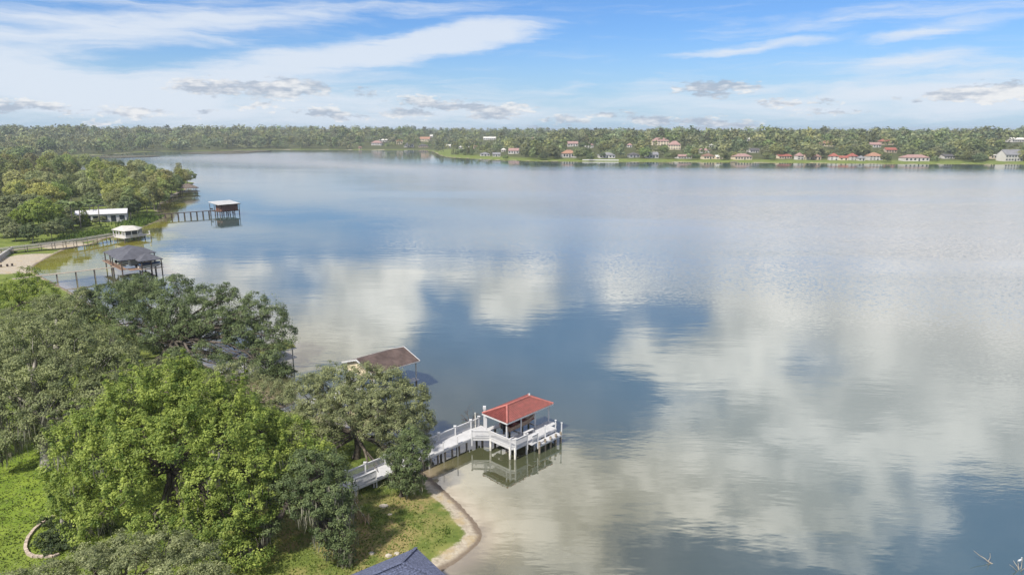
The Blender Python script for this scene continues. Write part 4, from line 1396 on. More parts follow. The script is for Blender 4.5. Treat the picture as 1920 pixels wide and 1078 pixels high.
def boat(name, label, c, yaw, L, B, z, hullm, seatm, cover=None):
    ex, ey = axes(yaw)
    root = empty(name, (c[0], c[1], z))
    W = lambda a, b, h: Vector((c[0], c[1], z)) + ex * a + ey * b + UP * h
    mb = MB()
    ns = 9
    rows = []
    for i in range(ns):
        t = i / (ns - 1)
        a = -L / 2 + L * t
        hb = B / 2 * (1 - max(0, (t - 0.45) / 0.55) ** 2.2)
        kz = 0.0 + 0.55 * max(0, (t - .6) / .4) ** 2
        gz = 0.85 + 0.25 * t
        rows.append([W(a, -hb, gz), W(a, -hb * .86, kz + .32), W(a, 0, kz), W(a, hb * .86, kz + .32), W(a, hb, gz)])
    for i in range(ns - 1):
        for j in range(4):
            mb.poly([rows[i][j], rows[i + 1][j], rows[i + 1][j + 1], rows[i][j + 1]])
    mb.poly(rows[0])
    for i in range(ns - 1):                      # gunwale strips and floor
        for s in (0, 4):
            p, q = rows[i][s], rows[i + 1][s]
            ip = p.lerp((rows[i][0] + rows[i][4]) / 2, .16)
            iq = q.lerp((rows[i + 1][0] + rows[i + 1][4]) / 2, .16)
            mb.poly([p, q, iq, ip] if s == 0 else [p, ip, iq, q])
    mb.build('hull', hullm, root)
    MB().obox(W(-L * .06, 0, .55), ex * L * .40, ey * B * .36, UP * .05).build('floor', seatm, root)
    if cover is not None:
        cb = MB()
        n = 7
        for i in range(n):
            a0 = -L * .46 + L * .9 * i / n
            a1 = -L * .46 + L * .9 * (i + 1) / n
            hb = lambda a: B * .52 * (1 - max(0, (a / L + .05) / .55) ** 2.2)
            cb.poly([W(a0, -hb(a0), 1.05), W(a1, -hb(a1), 1.05), W(a1, 0, 1.5), W(a0, 0, 1.5)])
            cb.poly([W(a0, 0, 1.5), W(a1, 0, 1.5), W(a1, hb(a1), 1.05), W(a0, hb(a0), 1.05)])
        cb.build('cover', cover, root)
    else:
        for a, b_ in ((-L * .3, 0),):
            MB().obox(W(a, 0, .85), ex * .3, ey * B * .38, UP * .25).obox(W(a - .3, 0, 1.15), ex * .09, ey * B * .38, UP * .3).build('bench_seat', seatm, root)
        for b_ in (-.45, .45):
            MB().obox(W(-.2, b_ * B * .5, .85), ex * .26, ey * .26, UP * .22).obox(W(-.45, b_ * B * .5, 1.2), ex * .07, ey * .26, UP * .28).build('seat', M_MAROON, root)
        MB().obox(W(L * .12, 0, .95), ex * .3, ey * B * .34, UP * .3).build('console', hullm, root)
        MB().slab([W(L * .16, -B * .34, 1.25), W(L * .16, B * .34, 1.25), W(L * .1, B * .3, 1.65), W(L * .1, -B * .3, 1.65)], .03).build('windscreen', M_GLASS, root)
        MB().obox(W(L * .3, 0, .95), ex * L * .1, ey * B * .22, UP * .14).build('bow_cushion', M_TAN, root)
    MB().obox(W(-L / 2 - .28, 0, .95), ex * .26, ey * .2, UP * .34).obox(W(-L / 2 - .2, 0, .3), ex * .09, ey * .09, UP * .5).build('outboard_motor', M_BLACK, root)
    tag(root, label, 'boat')
    return root


def build_red_boathouse():
    O = at(951, 794, 4.1)
    eu = Vector((0.695, 0.719, 0)).normalized()
    ev = Vector((eu.y, -eu.x, 0))
    P = lambda a, b, z: Vector((O.x, O.y, 0)) + eu * a + ev * b + UP * z
    DZ = 1.6
    root = empty('boathouse_dock', P(0, 0, 0))
    # decks
    dk = boards(P, -0.5, 0.7, -6.2, 1.0, DZ, 'u')
    dk.build('deck', M_WDECK, root)
    boards(P, 0.7, 7.3, -0.75, 1.5, DZ - .004, 'u').build('deck', M_WDECK, root)
    MB().slab([P(-.5, 1.0, DZ), P(.7, 1.0, DZ), P(.7, 1.5, DZ), P(-.1, 1.5, DZ)], .07).build('deck_corner', M_WDECK, root)
    boards(P, 0.7, 8.4, -4.75, -3.9, DZ, 'u').build('deck', M_WDECK, root)
    boards(P, 0.7, 1.3, -6.2, -4.75, DZ, 'u').build('deck', M_WDECK, root)
    boards(P, 7.3, 8.4, -0.75, 0.6, DZ, 'u').build('deck', M_WDECK, root)
    MB().slab([P(-2.0, -4.1, DZ), P(-.5, -4.1, DZ), P(-.5, -2.5, DZ)][::1], .07).build('deck_corner', M_WDECK, root)
    boards(P, 3.0, 7.15, 1.62, 2.5, DZ - .45, 'u').build('lower_deck', M_WDECK, root)
    boards(P, 2.0, 2.95, 1.52, 2.2, DZ - .22, 'u').build('step', M_WDECK, root)
    boards(P, -18.6, -0.5, -6.3, -4.1, DZ - .008, 'v', 0.3).build('walkway', M_WDECK, root)
    # skirts (fascia boards)
    sk = [((-0.5, -2.5), (-0.5, 1.0)), ((-.5, 1.0), (-.1, 1.5)), ((-.1, 1.5), (7.3, 1.5)), ((-2.0, -4.1), (-.5, -2.5)), ((-18.6, -4.1), (-2.0, -4.1)), ((-18.6, -6.3), (-.5, -6.3)), ((7.3, 1.5), (7.3, .6)), ((8.4, .6), (8.4, -.75))]
    for a, b in sk:
        MB().beam(P(*a, DZ - .2), P(*b, DZ - .2), 0.07, 0.24).build('fascia', M_WHITE, root)
    MB().beam(P(3.0, 2.5, DZ - .62), P(7.15, 2.5, DZ - .62), 0.07, 0.2).build('fascia', M_WHITE, root)
    # roof posts
    for u in (.35, 2.9, 5.45, 8.0):
        for v in (-.45, -3.95):
            posts_at([P(u, v, 0)], DZ - .02, 4.15, .17, M_WHITE, root, 'roof_post')
    for v in (-.45, -3.95):
        MB().beam(P(.1, v, 4.02), P(8.25, v, 4.02), .16, .22).build('roof_beam', M_WHITE, root)
    for u in (.35, 8.0):
        MB().beam(P(u, -.53, 4.0), P(u, -3.87, 4.0), .14, .2).build('roof_beam', M_WHITE, root)
    # hip roof: base sheets, tile rows, ridge caps
    z0, z1, L, W = 4.12, 5.12, 8.35, 4.3
    h = W / 2
    roof = empty('roof', (0, 0, 0))
    roof.parent = root
    mb = MB()
    c = [P(0, 0, z0), P(L, 0, z0), P(L, -W, z0), P(0, -W, z0)]
    ra, rb = P(h, -h, z1), P(L - h, -h, z1)
    mb.slab([c[0], c[1], rb, ra], .1).slab([c[2], c[3], ra, rb], .1).slab([c[1], c[2], rb], .1).slab([c[3], c[0], ra], .1)
    mb.build('roof_sheet', M_TILE, roof)
    MB().beam(c[0] - UP * .1, c[1] - UP * .1, .1, .16).beam(c[1] - UP * .1, c[2] - UP * .1, .1, .16).beam(c[2] - UP * .1, c[3] - UP * .1, .1, .16).beam(c[3] - UP * .1, c[0] - UP * .1, .1, .16).build('eave_board', M_WHITE, roof)
    sl = (z1 - z0) / h

    def tile_row(pa, pb):
        d = pb - pa
        Ln = d.length
        if Ln < .25:
            return
        n = max(1, int(Ln / .42))
        t = MB()
        side = d.cross(UP).normalized() * .085
        nrm = side.cross(d).normalized()
        for k in range(n):
            a = pa + d * (k / n)
            b = pa + d * ((k + 1) / n)
            lift = nrm * .03
            q0 = [a - side + lift * .6, a + nrm * .1 + lift, a + side + lift * .6]
            q1 = [b - side, b + nrm * .085, b + side]
            t.poly([q0[0], q0[1], q1[1], q1[0]]).poly([q0[1], q0[2], q1[2], q1[1]]).poly([q0[0], q0[2], q0[1]])
        t.build('tile_row', M_TILE, roof)

    pitch = .3
    for i in range(int(L / pitch)):
        s = .15 + i * pitch
        run = min(s, L - s, h)
        tile_row(P(s, .02, z0 + .0), P(s, -run, z0 + run * sl))
        tile_row(P(s, -W - .02, z0), P(s, -W + run, z0 + run * sl))
    for i in range(int(W / pitch)):
        s = .15 + i * pitch
        run = min(s, W - s, h)
        tile_row(P(-.02, -s, z0), P(run, -s, z0 + run * sl))
        tile_row(P(L + .02, -s, z0), P(L - run, -s, z0 + run * sl))
    for a, b in ((ra, rb), (c[0], ra), (c[1], rb), (c[2], rb), (c[3], ra)):
        MB().tube([a + UP * .06, b + UP * .06], .13, 8).build('ridge_cap', M_TILE2, roof)
    MB().obox(rb + UP * .22, (.09, 0, 0), (0, .09, 0), (0, 0, .16)).build('finial', M_WHITE, roof)
    # rails
    for a, b in (((-2.0, -4.05), (-.5, -2.45)), ((-.5, -2.45), (-.5, 1.0)), ((-.5, 1.0), (-.1, 1.48)), ((-.1, 1.48), (1.9, 1.48)), ((2.0, 2.18), (2.95, 2.18))):
        rail_panel(P(*a, 0), P(*b, 0), DZ, .95, M_WHITE, root)
    posts_at([P(-2.0, -4.05, 0), P(-.5, -2.45, 0), P(-.5, 1.0, 0), P(-.1, 1.48, 0), P(1.95, 1.48, 0), P(3.0, 2.2, 0), P(7.2, 1.4, 0), P(7.12, 2.45, 0), P(5.1, 1.55, 0)], .6, DZ + 1.05, .15, M_WHITE, root, 'rail_post', .05)
    us = [-18.4, -15.8, -13.2, -10.6, -8.0, -5.4, -2.8, -0.2, 1.2]
    for a, b in zip(us[:-1], us[1:]):
        rail_panel(P(a, -6.2, 0), P(b, -6.2, 0), DZ, .95, M_WHITE, root)
    posts_at([P(a, -6.2, 0) for a in us], DZ - .3, DZ + 1.1, .24, M_WHITE, root, 'rail_post', .08)
    rail_panel(P(-18.4, -4.2, 0), P(-15.8, -4.2, 0), DZ, .95, M_WHITE, root)
    posts_at([P(a, -4.16, 0) for a in (-18.4, -15.8, -13.2, -10.6, -8.6, -6.4, -4.2)], -.4, DZ + .95, .13, M_WHITE, root, 'rail_post')
    posts_at([P(1.15, -5.1, 0)], DZ, 4.1, .26, M_WHITE, root, 'column', .35)
    posts_at([P(.4, -6.0, 0)], DZ, 3.5, .12, M_WPILE, root, 'column', .05)
    # white lean-to board beside the slip
    MB().slab([P(.9, -4.9, DZ + 1.75), P(.9, -4.0, DZ + 1.75), P(3.2, -4.0, DZ + .9), P(3.2, -4.9, DZ + .9)], .06).build('shade_board', M_WHITE, root)
    # steps at the land end
    for k in range(4):
        boards(P, -18.6 - .32 * (k + 1), -18.6 - .32 * k, -6.2, -4.2, DZ - .2 * (k + 1), 'u', .5).build('stair_tread', M_WHITE, root)
    for v in (-6.2, -4.2):
        MB().beam(P(-18.6, v, DZ - .12), P(-20.0, v, DZ - .95), .08, .26).build('stair_stringer', M_WHITE, root)
    # piles
    piles_at([P(u, 1.4, 0) for u in (-.1, 1.9, 3.3, 5.1, 7.1)] + [P(-.45, v, 0) for v in (-2.4, 0.9)], -2.2, DZ - .05, .13, M_WPILE, root)
    piles_at([P(u, 2.4, 0) for u in (3.1, 4.1, 5.1, 6.1, 7.05)] + [P(u, v, 0) for u in (2, 4.6, 7, 8.2) for v in (-.6, -4.1)] + [P(-.3, -4, 0), P(.4, -5.8, 0), P(.5, -.6, 0)], -2.2, DZ - .1, .14, M_PILE, root)
    piles_at([P(u, -4.35, 0) for u in (-13.4, -11.9, -10.4, -9.3, -8.2, -7.1, -6.0, -4.9, -3.8, -2.6)] + [P(u, -6.1, 0) for u in (-13.0, -10.4, -7.8, -5.2, -2.6)], -2.0, DZ - .1, .12, M_PILE, root)
    piles_at([P(-18.3, -4.4, 0), P(-16.0, -4.4, 0), P(-18.3, -6.0, 0)], -.5, DZ - .1, .1, M_WPILE, root)
    # lift beams
    for u in (3.2, 6.2):
        MB().beam(P(u, -.8, 1.5), P(u, -3.85, 1.5), .12, .16).build('lift_beam', M_GMETAL, root)
    tag(root, 'white boathouse dock with red tiled roof and white walkway to the shore', 'boathouse')
    boat('motorboat', 'open motorboat with tan seats on the lift under the red tiled roof', P(4.8, -2.35, 0), math.atan2(eu.y, eu.x), 5.6, 2.1, 1.6, M_TAN, M_MAROON)
    # bench on deck
    bn = empty('bench', P(3.6, .1, DZ))
    MB().obox(P(3.6, .1, DZ + .45), eu * .8, ev * .22, UP * .03).build('seat', M_WHITE, bn)
    for s in (-.7, .7):
        MB().obox(P(3.6 + s, .1, DZ + .21), eu * .05, ev * .2, UP * .21).build('leg', M_WHITE, bn)
    tag(bn, 'plain white bench on the deck of the red-roofed boathouse', 'bench')
    # dead branch in the water behind
    rng = np.random.default_rng(3)
    q = at(882, 792, 0)
    br = empty('dead_branch', q)
    mb = MB()
    for k in range(9):
        a = rng.uniform(0, 6.28)
        e = q + Vector((math.cos(a) * 1.6, math.sin(a) * 1.0, rng.uniform(.3, 1.3)))
        pts = limb(mb, q + Vector((0, 0, -.2)), e, .05, .02, rng, .1, 5, 4)
        for j in range(3):
            limb(mb, pts[2 + j % 3], pts[3] + Vector(rng.normal(size=3)) * .7, .025, .01, rng, .05, 4, 3)
    mb.build('branches', M_DWOOD, br)
    tag(br, 'dead dark branch sticking out of the water behind the white walkway', 'branch')


def build_brown_boathouse():
    a, b = at(672, 673, 5.7), at(757, 650, 5.7)
    ex = (b - a).normalized()
    ey = Vector((ex.y, -ex.x, 0))
    L = (b - a).length
    W = 3.9
    P = lambda u, v, z: Vector((a.x, a.y, 0)) + ex * u + ey * v + UP * z
    root = empty('boathouse', P(L / 2, 0, 0))
    zr, ze = 5.7, 4.4
    r = MB()
    r.slab([P(-.35, W, ze), P(L, W, ze), P(L, 0, zr), P(-.35, 0, zr)], .1)
    r.slab([P(L, -W, ze), P(-.35, -W, ze), P(-.35, 0, zr), P(L, 0, zr)], .1)
    rf = r.build('roof', M_BROOF, root)
    for v in (-W, W):
        MB().beam(P(-.37, v, ze - .1), P(L + .02, v, ze - .1), .06, .2).build('fascia', M_WHITE, root)
    for u in (-.4, L + .03):
        for s in (-1, 1):
            MB().beam(P(u, s * (W + .02), ze - .06), P(u, 0, zr - .04), .07, .22).build('rake_board', M_WHITE, root)
    # gable filled with beige siding on the landward end
    g = MB()
    wz = lambda v: zr - .12 - (zr - ze) * abs(v) / W
    g.slab([P(0, -3.3, wz(3.3)), P(0, 3.3, wz(3.3)), P(0, 0, wz(0))], 0.0)
    g.v, g.f = [], []
    for k in range(9):
        z0 = 3.3 + k * .25
        if z0 + .24 > zr - .15:
            break
        hv = min(3.3, (zr - .15 - (z0 + .24)) / (zr - ze) * W)
        g.obox(P(.05 + (k % 2) * .012, 0, z0 + .12), ex * .04, ey * hv, UP * .125)
    g.build('gable_siding', M_BEIGE, root)
    posts_at([P(u, v, 0) for u in (.3, L / 2, L - .3) for v in (-3.3, 3.3)], 1.3, ze + .02, .2, M_WHITE, root)
    piles_at([P(u, v, 0) for u in (.3, 2.6, L / 2 + .3, L - .3) for v in (-3.3, 3.3)], -2, 1.35, .15, M_PILE, root)
    boards(P, -.2, L, 2.4, 3.7, 1.4, 'u').build('deck', M_WDECK, root)
    boards(P, -.2, L, -3.7, -2.4, 1.4, 'u').build('deck', M_WDECK, root)
    boards(P, -1.4, -.2, -3.7, 3.7, 1.4, 'u').build('deck', M_WDECK, root)
    boards(P, -12, -1.4, -.8, .8, 1.4, 'v', .3).build('walkway', M_WDECK, root)
    piles_at([P(u, v, 0) for u in (-10, -7, -4) for v in (-.7, .7)], -1.5, 1.35, .12, M_PILE, root)
    tag(root, 'boathouse with brown shingled gable roof behind the grey-green oak', 'boathouse')


def build_dark_boathouse():
    f = Vector((-101.9, 174.6, 0))
    ex = Vector((.72, .69, 0)).normalized()
    ey = Vector((-ex.y, ex.x, 0))
    P = lambda u, v, z: f + ex * u + ey * v + UP * z
    root = empty('boathouse', P(5, 8, 0))

    def hip(u0, u1, v0, v1, ze, rise, axis):
        m = MB()
        c = P((u0 + u1) / 2, (v0 + v1) / 2, 0)
        if axis == 'u':
            roof_slabs(m, c, ex, ey, (u1 - u0) / 2, (v1 - v0) / 2, ze, rise, 'hip', 0.0, .16)
        else:
            roof_slabs(m, c, ey, -ex, (v1 - v0) / 2, (u1 - u0) / 2, ze, rise, 'hip', 0.0, .16)
        return m.build('roof', M_DROOF, root)
    hip(0, 9, 0, 9.2, 4.8, 2.5, 'v')
    hip(3.6, 9.4, -3.4, 3.0, 4.62, 1.5, 'u')
    hip(.6, 11.2, 8.0, 19, 4.66, 2.0, 'v')
    for u, v in [(.3, .3), (.3, 8.8), (4.2, -3.0), (9.0, -3.0), (9.0, 2.8), (.9, 18.6), (10.8, 18.6), (10.8, 13), (.9, 13.5), (10.8, 8.6), (6.5, -3.0), (4.5, .3)]:
        posts_at([P(u, v, 0)], -1.8, 4.64, .22, M_DWOOD, root)
    for u0, u1, v0, v1 in [(0, 1.6, 0, 19), (1.6, 9.2, 7.4, 8.8), (9.2, 11, 8.0, 19), (3.6, 9.4, -3.4, -2.2), (1.6, 4.4, -2.2, 1.2)]:
        boards(P, u0, u1, v0, v1, 2.3, 'u', .4).build('deck', M_RUST if v0 == 0 or u0 == 1.6 else M_MWOOD, root)
    for a, b in [((0, 1), (0, 9)), ((0, 9), (0, 18.8)), ((3.7, -3.3), (9.3, -3.3)), ((9.3, -3.3), (9.3, -2.2)), ((10.9, 9), (10.9, 18.8))]:
        MB().beam(P(*a, 3.3), P(*b, 3.3), .08, .08).beam(P(*a, 2.8), P(*b, 2.8), .05, .05).build('handrail', M_DWOOD, root)
    # storage wall in the middle
    MB().obox(P(5, 5.4, 3.4), ex * 1.6, ey * 1.2, UP * 1.1).build('storage_room', M_GMETAL, root)
    # walkway from the left
    w0, w1 = at(60, 519, 2.2), at(213, 501, 2.2)
    d = (w1 - w0).normalized()
    s = Vector((-d.y, d.x, 0))
    Q = lambda u, v, z: Vector((w0.x, w0.y, 0)) + d * u + s * v + UP * z
    Lw = (w1 - w0).length
    boards(Q, -4, Lw + 3.0, -.7, .7, 2.25, 'v', .4).build('walkway', M_MWOOD, root)
    piles_at([Q(u, v, 0) for u in np.arange(1, Lw, 4.2) for v in (-.55, .55)], -1.6, 2.2, .1, M_MWOOD, root)
    tag(root, 'boathouse with dark slate hipped roofs on tall posts beyond the oaks', 'boathouse')
    boat('covered_boat', 'boat under a dark blue cover in the slate-roofed boathouse', P(7.0, .3, 0), math.atan2(ex.y, ex.x), 6.0, 2.2, 2.0, M_HULL, M_TAN, M_BCOVER)
    boat('moored_boat', 'pale boat with tan seats beneath the left slate hip roof', P(5.6, 13.5, 0), math.atan2(ex.y, ex.x), 6.2, 2.2, 1.5, M_HULL, M_TAN)


def build_pale_pavilion():
    s = (38 - 3.9) / (38 - 4.6)
    root = empty('dock_pavilion', (-134.5, 239, 0))
    k = lambda x, y, z: Vector((x * s, y * s, z))
    E = [k(-137.6, 233.0, 3.9), k(-130.7, 228.6, 3.9), k(-128.0, 232.3, 3.9), k(-129.7, 238.3, 3.9), k(-134.8, 241.2, 3.9)]
    ra, rb = k(-135.0, 234.9, 5.0), k(-131.0, 235.3, 5.0)
    r = MB()
    r.slab([E[0], E[1], rb, ra], .16).slab([E[1], E[2], rb], .16).slab([E[2], E[3], rb], .16).slab([E[3], E[4], ra, rb], .16).slab([E[4], E[0], ra], .16)
    r.build('roof', M_PALEROOF, root)
    c = sum(E, Vector()) / 5
    I = [e.lerp(c, .1) for e in E]
    n = len(I)
    for i in range(n):
        a, b = I[i].copy(), I[(i + 1) % n].copy()
        seg = max(1, int((b - a).length / 1.7))
        for j in range(seg):
            p = a.lerp(b, j / seg)
            posts_at([p], 1.5, 3.85, .24, M_WHITE, root)
        a.z = b.z = 1.95
        if i != 4:
            MB().beam(a, b, .1, .8).build('low_wall', M_PALEROOF, root)
        a.z = b.z = 3.1
        if i in (1, 2, 3):
            MB().beam(a.lerp(b, .03), b.lerp(a, .03), .04, 1.4).build('screen', M_SCREEN, root)
    D = [c + (e - c) * 1.12 for e in E]
    ext = k(-126.6, 237.5, 0)
    poly = [(D[0].x, D[0].y), (D[1].x, D[1].y), (ext.x, ext.y), (D[3].x, D[3].y), (D[4].x, D[4].y)]
    MB().prism(poly, 1.35, 1.55).build('deck', M_PALEROOF, root)
    piles_at([(p[0] * .997, p[1] * .997) for p in poly] + [((poly[0][0] + poly[1][0]) / 2, (poly[0][1] + poly[1][1]) / 2), ((poly[1][0] + poly[2][0]) / 2, (poly[1][1] + poly[2][1]) / 2)], -1.5, 1.3, .16, M_DWOOD, root)
    posts_at([(ext.x - .4, ext.y)], 1.5, 2.6, .3, M_WHITE, root, 'lamp_post', .2)
    MB().tube([D[0] * .999 + (D[1] - D[0]) * .22 - UP * 2.6, D[0] * .97 + (D[1] - D[0]) * .2 - UP * 3.6], .1, 6).build('ladder', M_MWOOD, root)
    # long walkway
    pts = [at(-25, 476, 1.7), at(22, 469, 1.7), at(100, 460, 1.6), at(160, 452, 1.6), at(212, 443, 1.55)]
    for a, b in zip(pts[:-1], pts[1:]):
        d = (b - a).normalized()
        sd_ = Vector((-d.y, d.x, 0))
        MB().beam(a - UP * .06, b - UP * .06, 2.0, .14).build('walkway', M_MWOOD, root)
        nb = max(1, int((b - a).length / 3.0))
        for side in (-.95, .95):
            MB().beam(a + sd_ * side + UP * .95, b + sd_ * side + UP * .95, .3, .12).beam(a + sd_ * side + UP * .5, b + sd_ * side + UP * .5, .1, .16).build('handrail', M_PALEROOF, root)
        for j in range(nb):
            q = a.lerp(b, j / nb)
            for side in (-.95, .95):
                posts_at([q + sd_ * side], -.8, 2.75, .16, M_MWOOD, root, 'rail_post')
    tag(root, 'pale-roofed screened dock pavilion at the end of a long railed walkway', 'pavilion')


def build_pier_boathouse():
    f = Vector((-131.0, 306.1, 0))
    ex = Vector((.65, .76, 0)).normalized()
    ey = Vector((-ex.y, ex.x, 0))
    P = lambda u, v, z: f + ex * u + ey * v + UP * z
    root = empty('boathouse', P(4.5, 4, 0))
    MB().slab([P(-.6, -.6, 5.2), P(9.7, -.6, 5.2), P(9.7, 9.0, 6.1), P(-.6, 9.0, 6.1)], .25).build('roof', M_GMETAL, root)
    for a, b in (((-.65, -.62), (9.75, -.62)),):
        MB().beam(P(*a, 5.05), P(*b, 5.05), .1, .3).build('fascia', M_DWOOD, root)
    MB().obox(P(5.0, 3.2, 3.6), ex * 3.9, ey * 2.6, UP * 1.5).build('wall', M_RWOOD, root)
    for k in range(10):
        MB().obox(P(1.3 + k * .85, .58, 3.6), ex * .05, ey * .03, UP * 1.45).build('batten', M_DWOOD, root)
    MB().slab([P(-.4, -.4, 2.1), P(9.3, -.4, 2.1), P(9.3, 8.8, 2.1), P(-.4, 8.8, 2.1)], .22).build('deck', M_DWOOD, root)
    posts_at([P(u, v, 0) for u in (-.2, 9.2) for v in (-.2, 4.4, 8.6)] + [P(4.5, 8.6, 0)], 2.05, 5.1, .2, M_DWOOD, root)
    piles_at([P(u, v, 0) for u in (-.1, 3, 6, 9.1) for v in (-.2, 4.2, 8.5)], -1.8, 2.0, .22, M_DWOOD, root)
    for u, v in ((1.0, .2), (3.6, .2), (5.8, .2)):
        MB().tube([P(u, v, 1.2), P(u + 1.3, v, 1.2)], .3, 8).build('float_drum', M_WHITE, root)
    a, b = at(290, 402.5, 2), P(-.4, 7.2, 2.1)
    MB().beam(a, b, 1.5, .2).build('pier', M_DWOOD, root)
    n = 9
    d = (b - a).normalized()
    s = Vector((-d.y, d.x, 0))
    for k in range(n):
        q = a.lerp(b, (k + .6) / n)
        piles_at([q + s * .6, q - s * .6], -1.6, 2.0, .2, M_DWOOD, root)
    MB().beam(P(-.2, 6.2, 2.9), P(-.2, 8.6, 2.9), .3, .5).build('bench', M_BLACK, root)
    tag(root, 'red-brown boathouse with flat grey roof at the end of a dark pier', 'boathouse')


def build_small_docks():
    # thatched hut dock at the peninsula tip
    c = Vector((-196, 416, 0))
    root = empty('hut_dock', c)
    ex, ey = axes(math.radians(40))
    r = MB()
    roof_slabs(r, c, ex, ey, 4.6, 3.4, 3.9, 2.3, 'hip', .6, .3)
    r.build('roof', M_THATCH, root)
    for u in (-4.2, 4.2):
        for v in (-3.2, 0, 3.2):
            q = c + ex * u + ey * v
            posts_at([q], -1.2, 3.9, .22, M_DWOOD, root)
    MB().slab([c + ex * u + ey * v + UP * 1.6 for u, v in ((-5, -3.8), (6, -3.8), (6, 3.8), (-5, 3.8))], .25).build('deck', M_MWOOD, root)
    a, b = at(313, 369, 1.6), c - ex * 4.5 + UP * 1.5
    MB().beam(a, b, 1.4, .2).build('walkway', M_MWOOD, root)
    for k in range(8):
        q = a.lerp(b, k / 7)
        piles_at([q], -1, 1.45, .18, M_DWOOD, root)
    tag(root, 'low dock hut with old brown hipped roof at the peninsula tip', 'hut')
    # mossy roofed little dock half hidden by the oak
    c = Vector((-39.3, 107.2, 0))
    root = empty('dock_shelter', c)
    ex, ey = axes(math.radians(46))
    r = MB()
    roof_slabs(r, c, ex, ey, 2.6, 2.0, 3.0, .8, 'gable', .3, .1)
    r.build('roof', M_MOSSROOF, root)
    MB().beam(c - ex * 2.95 - ey * 2.33 + UP * 2.93, c + ex * 2.95 - ey * 2.33 + UP * 2.93, .07, .18).build('fascia', M_WHITE, root)
    for u in (-2.4, 2.4):
        for v in (-1.9, 1.9):
            posts_at([c + ex * u + ey * v], -1.6, 3.0, .16, M_WPILE, root)
    MB().slab([c + ex * u + ey * v + UP * 1.3 for u, v in ((-3, -2.2), (3, -2.2), (3, 2.2), (-3, 2.2))], .12).build('deck', M_WDECK, root)
    MB().beam(c - ex * 3 + UP * 1.24, c - ex * 9 + UP * 1.24, 1.3, .12).build('walkway', M_WDECK, root)
    piles_at([c - ex * k for k in (5, 8.5)], -1.2, 1.2, .13, M_PILE, root)
    tag(root, 'small mossy-roofed dock shelter half hidden behind the wide live oak', 'dock')
    # blue-grey roof at the bottom edge
    C = Vector((-8.1, 51.3, 0))
    el = Vector((-.79, -.61, 0)).normalized()
    er = Vector((-el.y, el.x, 0))
    if er.y > 0:
        er = -er
    P = lambda a, b, z: C + el * a + er * b + UP * z
    root = empty('boathouse', P(5, 3, 0.3))
    L, W, z0, rz = 11.5, 6.0, 3.6, 1.5
    rf = empty('roof', (0, 0, 0))
    rf.parent = root
    MB().slab([P(0, 0, z0), P(0, W, z0), P(W / 2, W / 2, z0 + rz)], .08).slab([P(L, 0, z0), P(0, 0, z0), P(W / 2, W / 2, z0 + rz), P(L - W / 2, W / 2, z0 + rz)], .08) \
        .slab([P(0, W, z0), P(L, W, z0), P(L - W / 2, W / 2, z0 + rz), P(W / 2, W / 2, z0 + rz)], .08).slab([P(L, W, z0), P(L, 0, z0), P(L - W / 2, W / 2, z0 + rz)], .08).build('roof_sheet', M_BLUE, rf)
    nrow = 18
    for k in range(nrow):                     # shingle courses, each a thin step
        t0, t1 = k / nrow, (k + 1.12) / nrow
        zz = lambda t: z0 + rz * min(t, 1)
        o0, o1 = W / 2 * t0, W / 2 * min(t1, 1)
        lift = .035
        for q in ([P(o0, o0, zz(t0) + lift), P(o0, W - o0, zz(t0) + lift), P(o1, W - o1, zz(t1) + .004), P(o1, o1, zz(t1) + .004)],
                  [P(L - o0, o0, zz(t0) + lift), P(o0, o0, zz(t0) + lift), P(o1, o1, zz(t1) + .004), P(L - o1, o1, zz(t1) + .004)],
                  [P(o0, W - o0, zz(t0) + lift), P(L - o0, W - o0, zz(t0) + lift), P(L - o1, W - o1, zz(t1) + .004), P(o1, W - o1, zz(t1) + .004)]):
            MB().slab(q, .03).build('shingle_course', M_BLUE, rf)
    for a, b in ((P(0, 0, z0), P(W / 2, W / 2, z0 + rz)), (P(0, W, z0), P(W / 2, W / 2, z0 + rz)), (P(W / 2, W / 2, z0 + rz), P(L - W / 2, W / 2, z0 + rz))):
        MB().beam(a + UP * .06, b + UP * .06, .26, .05).build('ridge_cap', M_BLUE, rf)
    MB().obox(P(L / 2, W / 2, 1.9), el * (L / 2 - .5), er * (W / 2 - .5), UP * 1.7).build('wall', M_BEIGE, root)
    tag(root, 'blue-grey shingled hip roof corner rising from the bottom edge', 'boathouse')


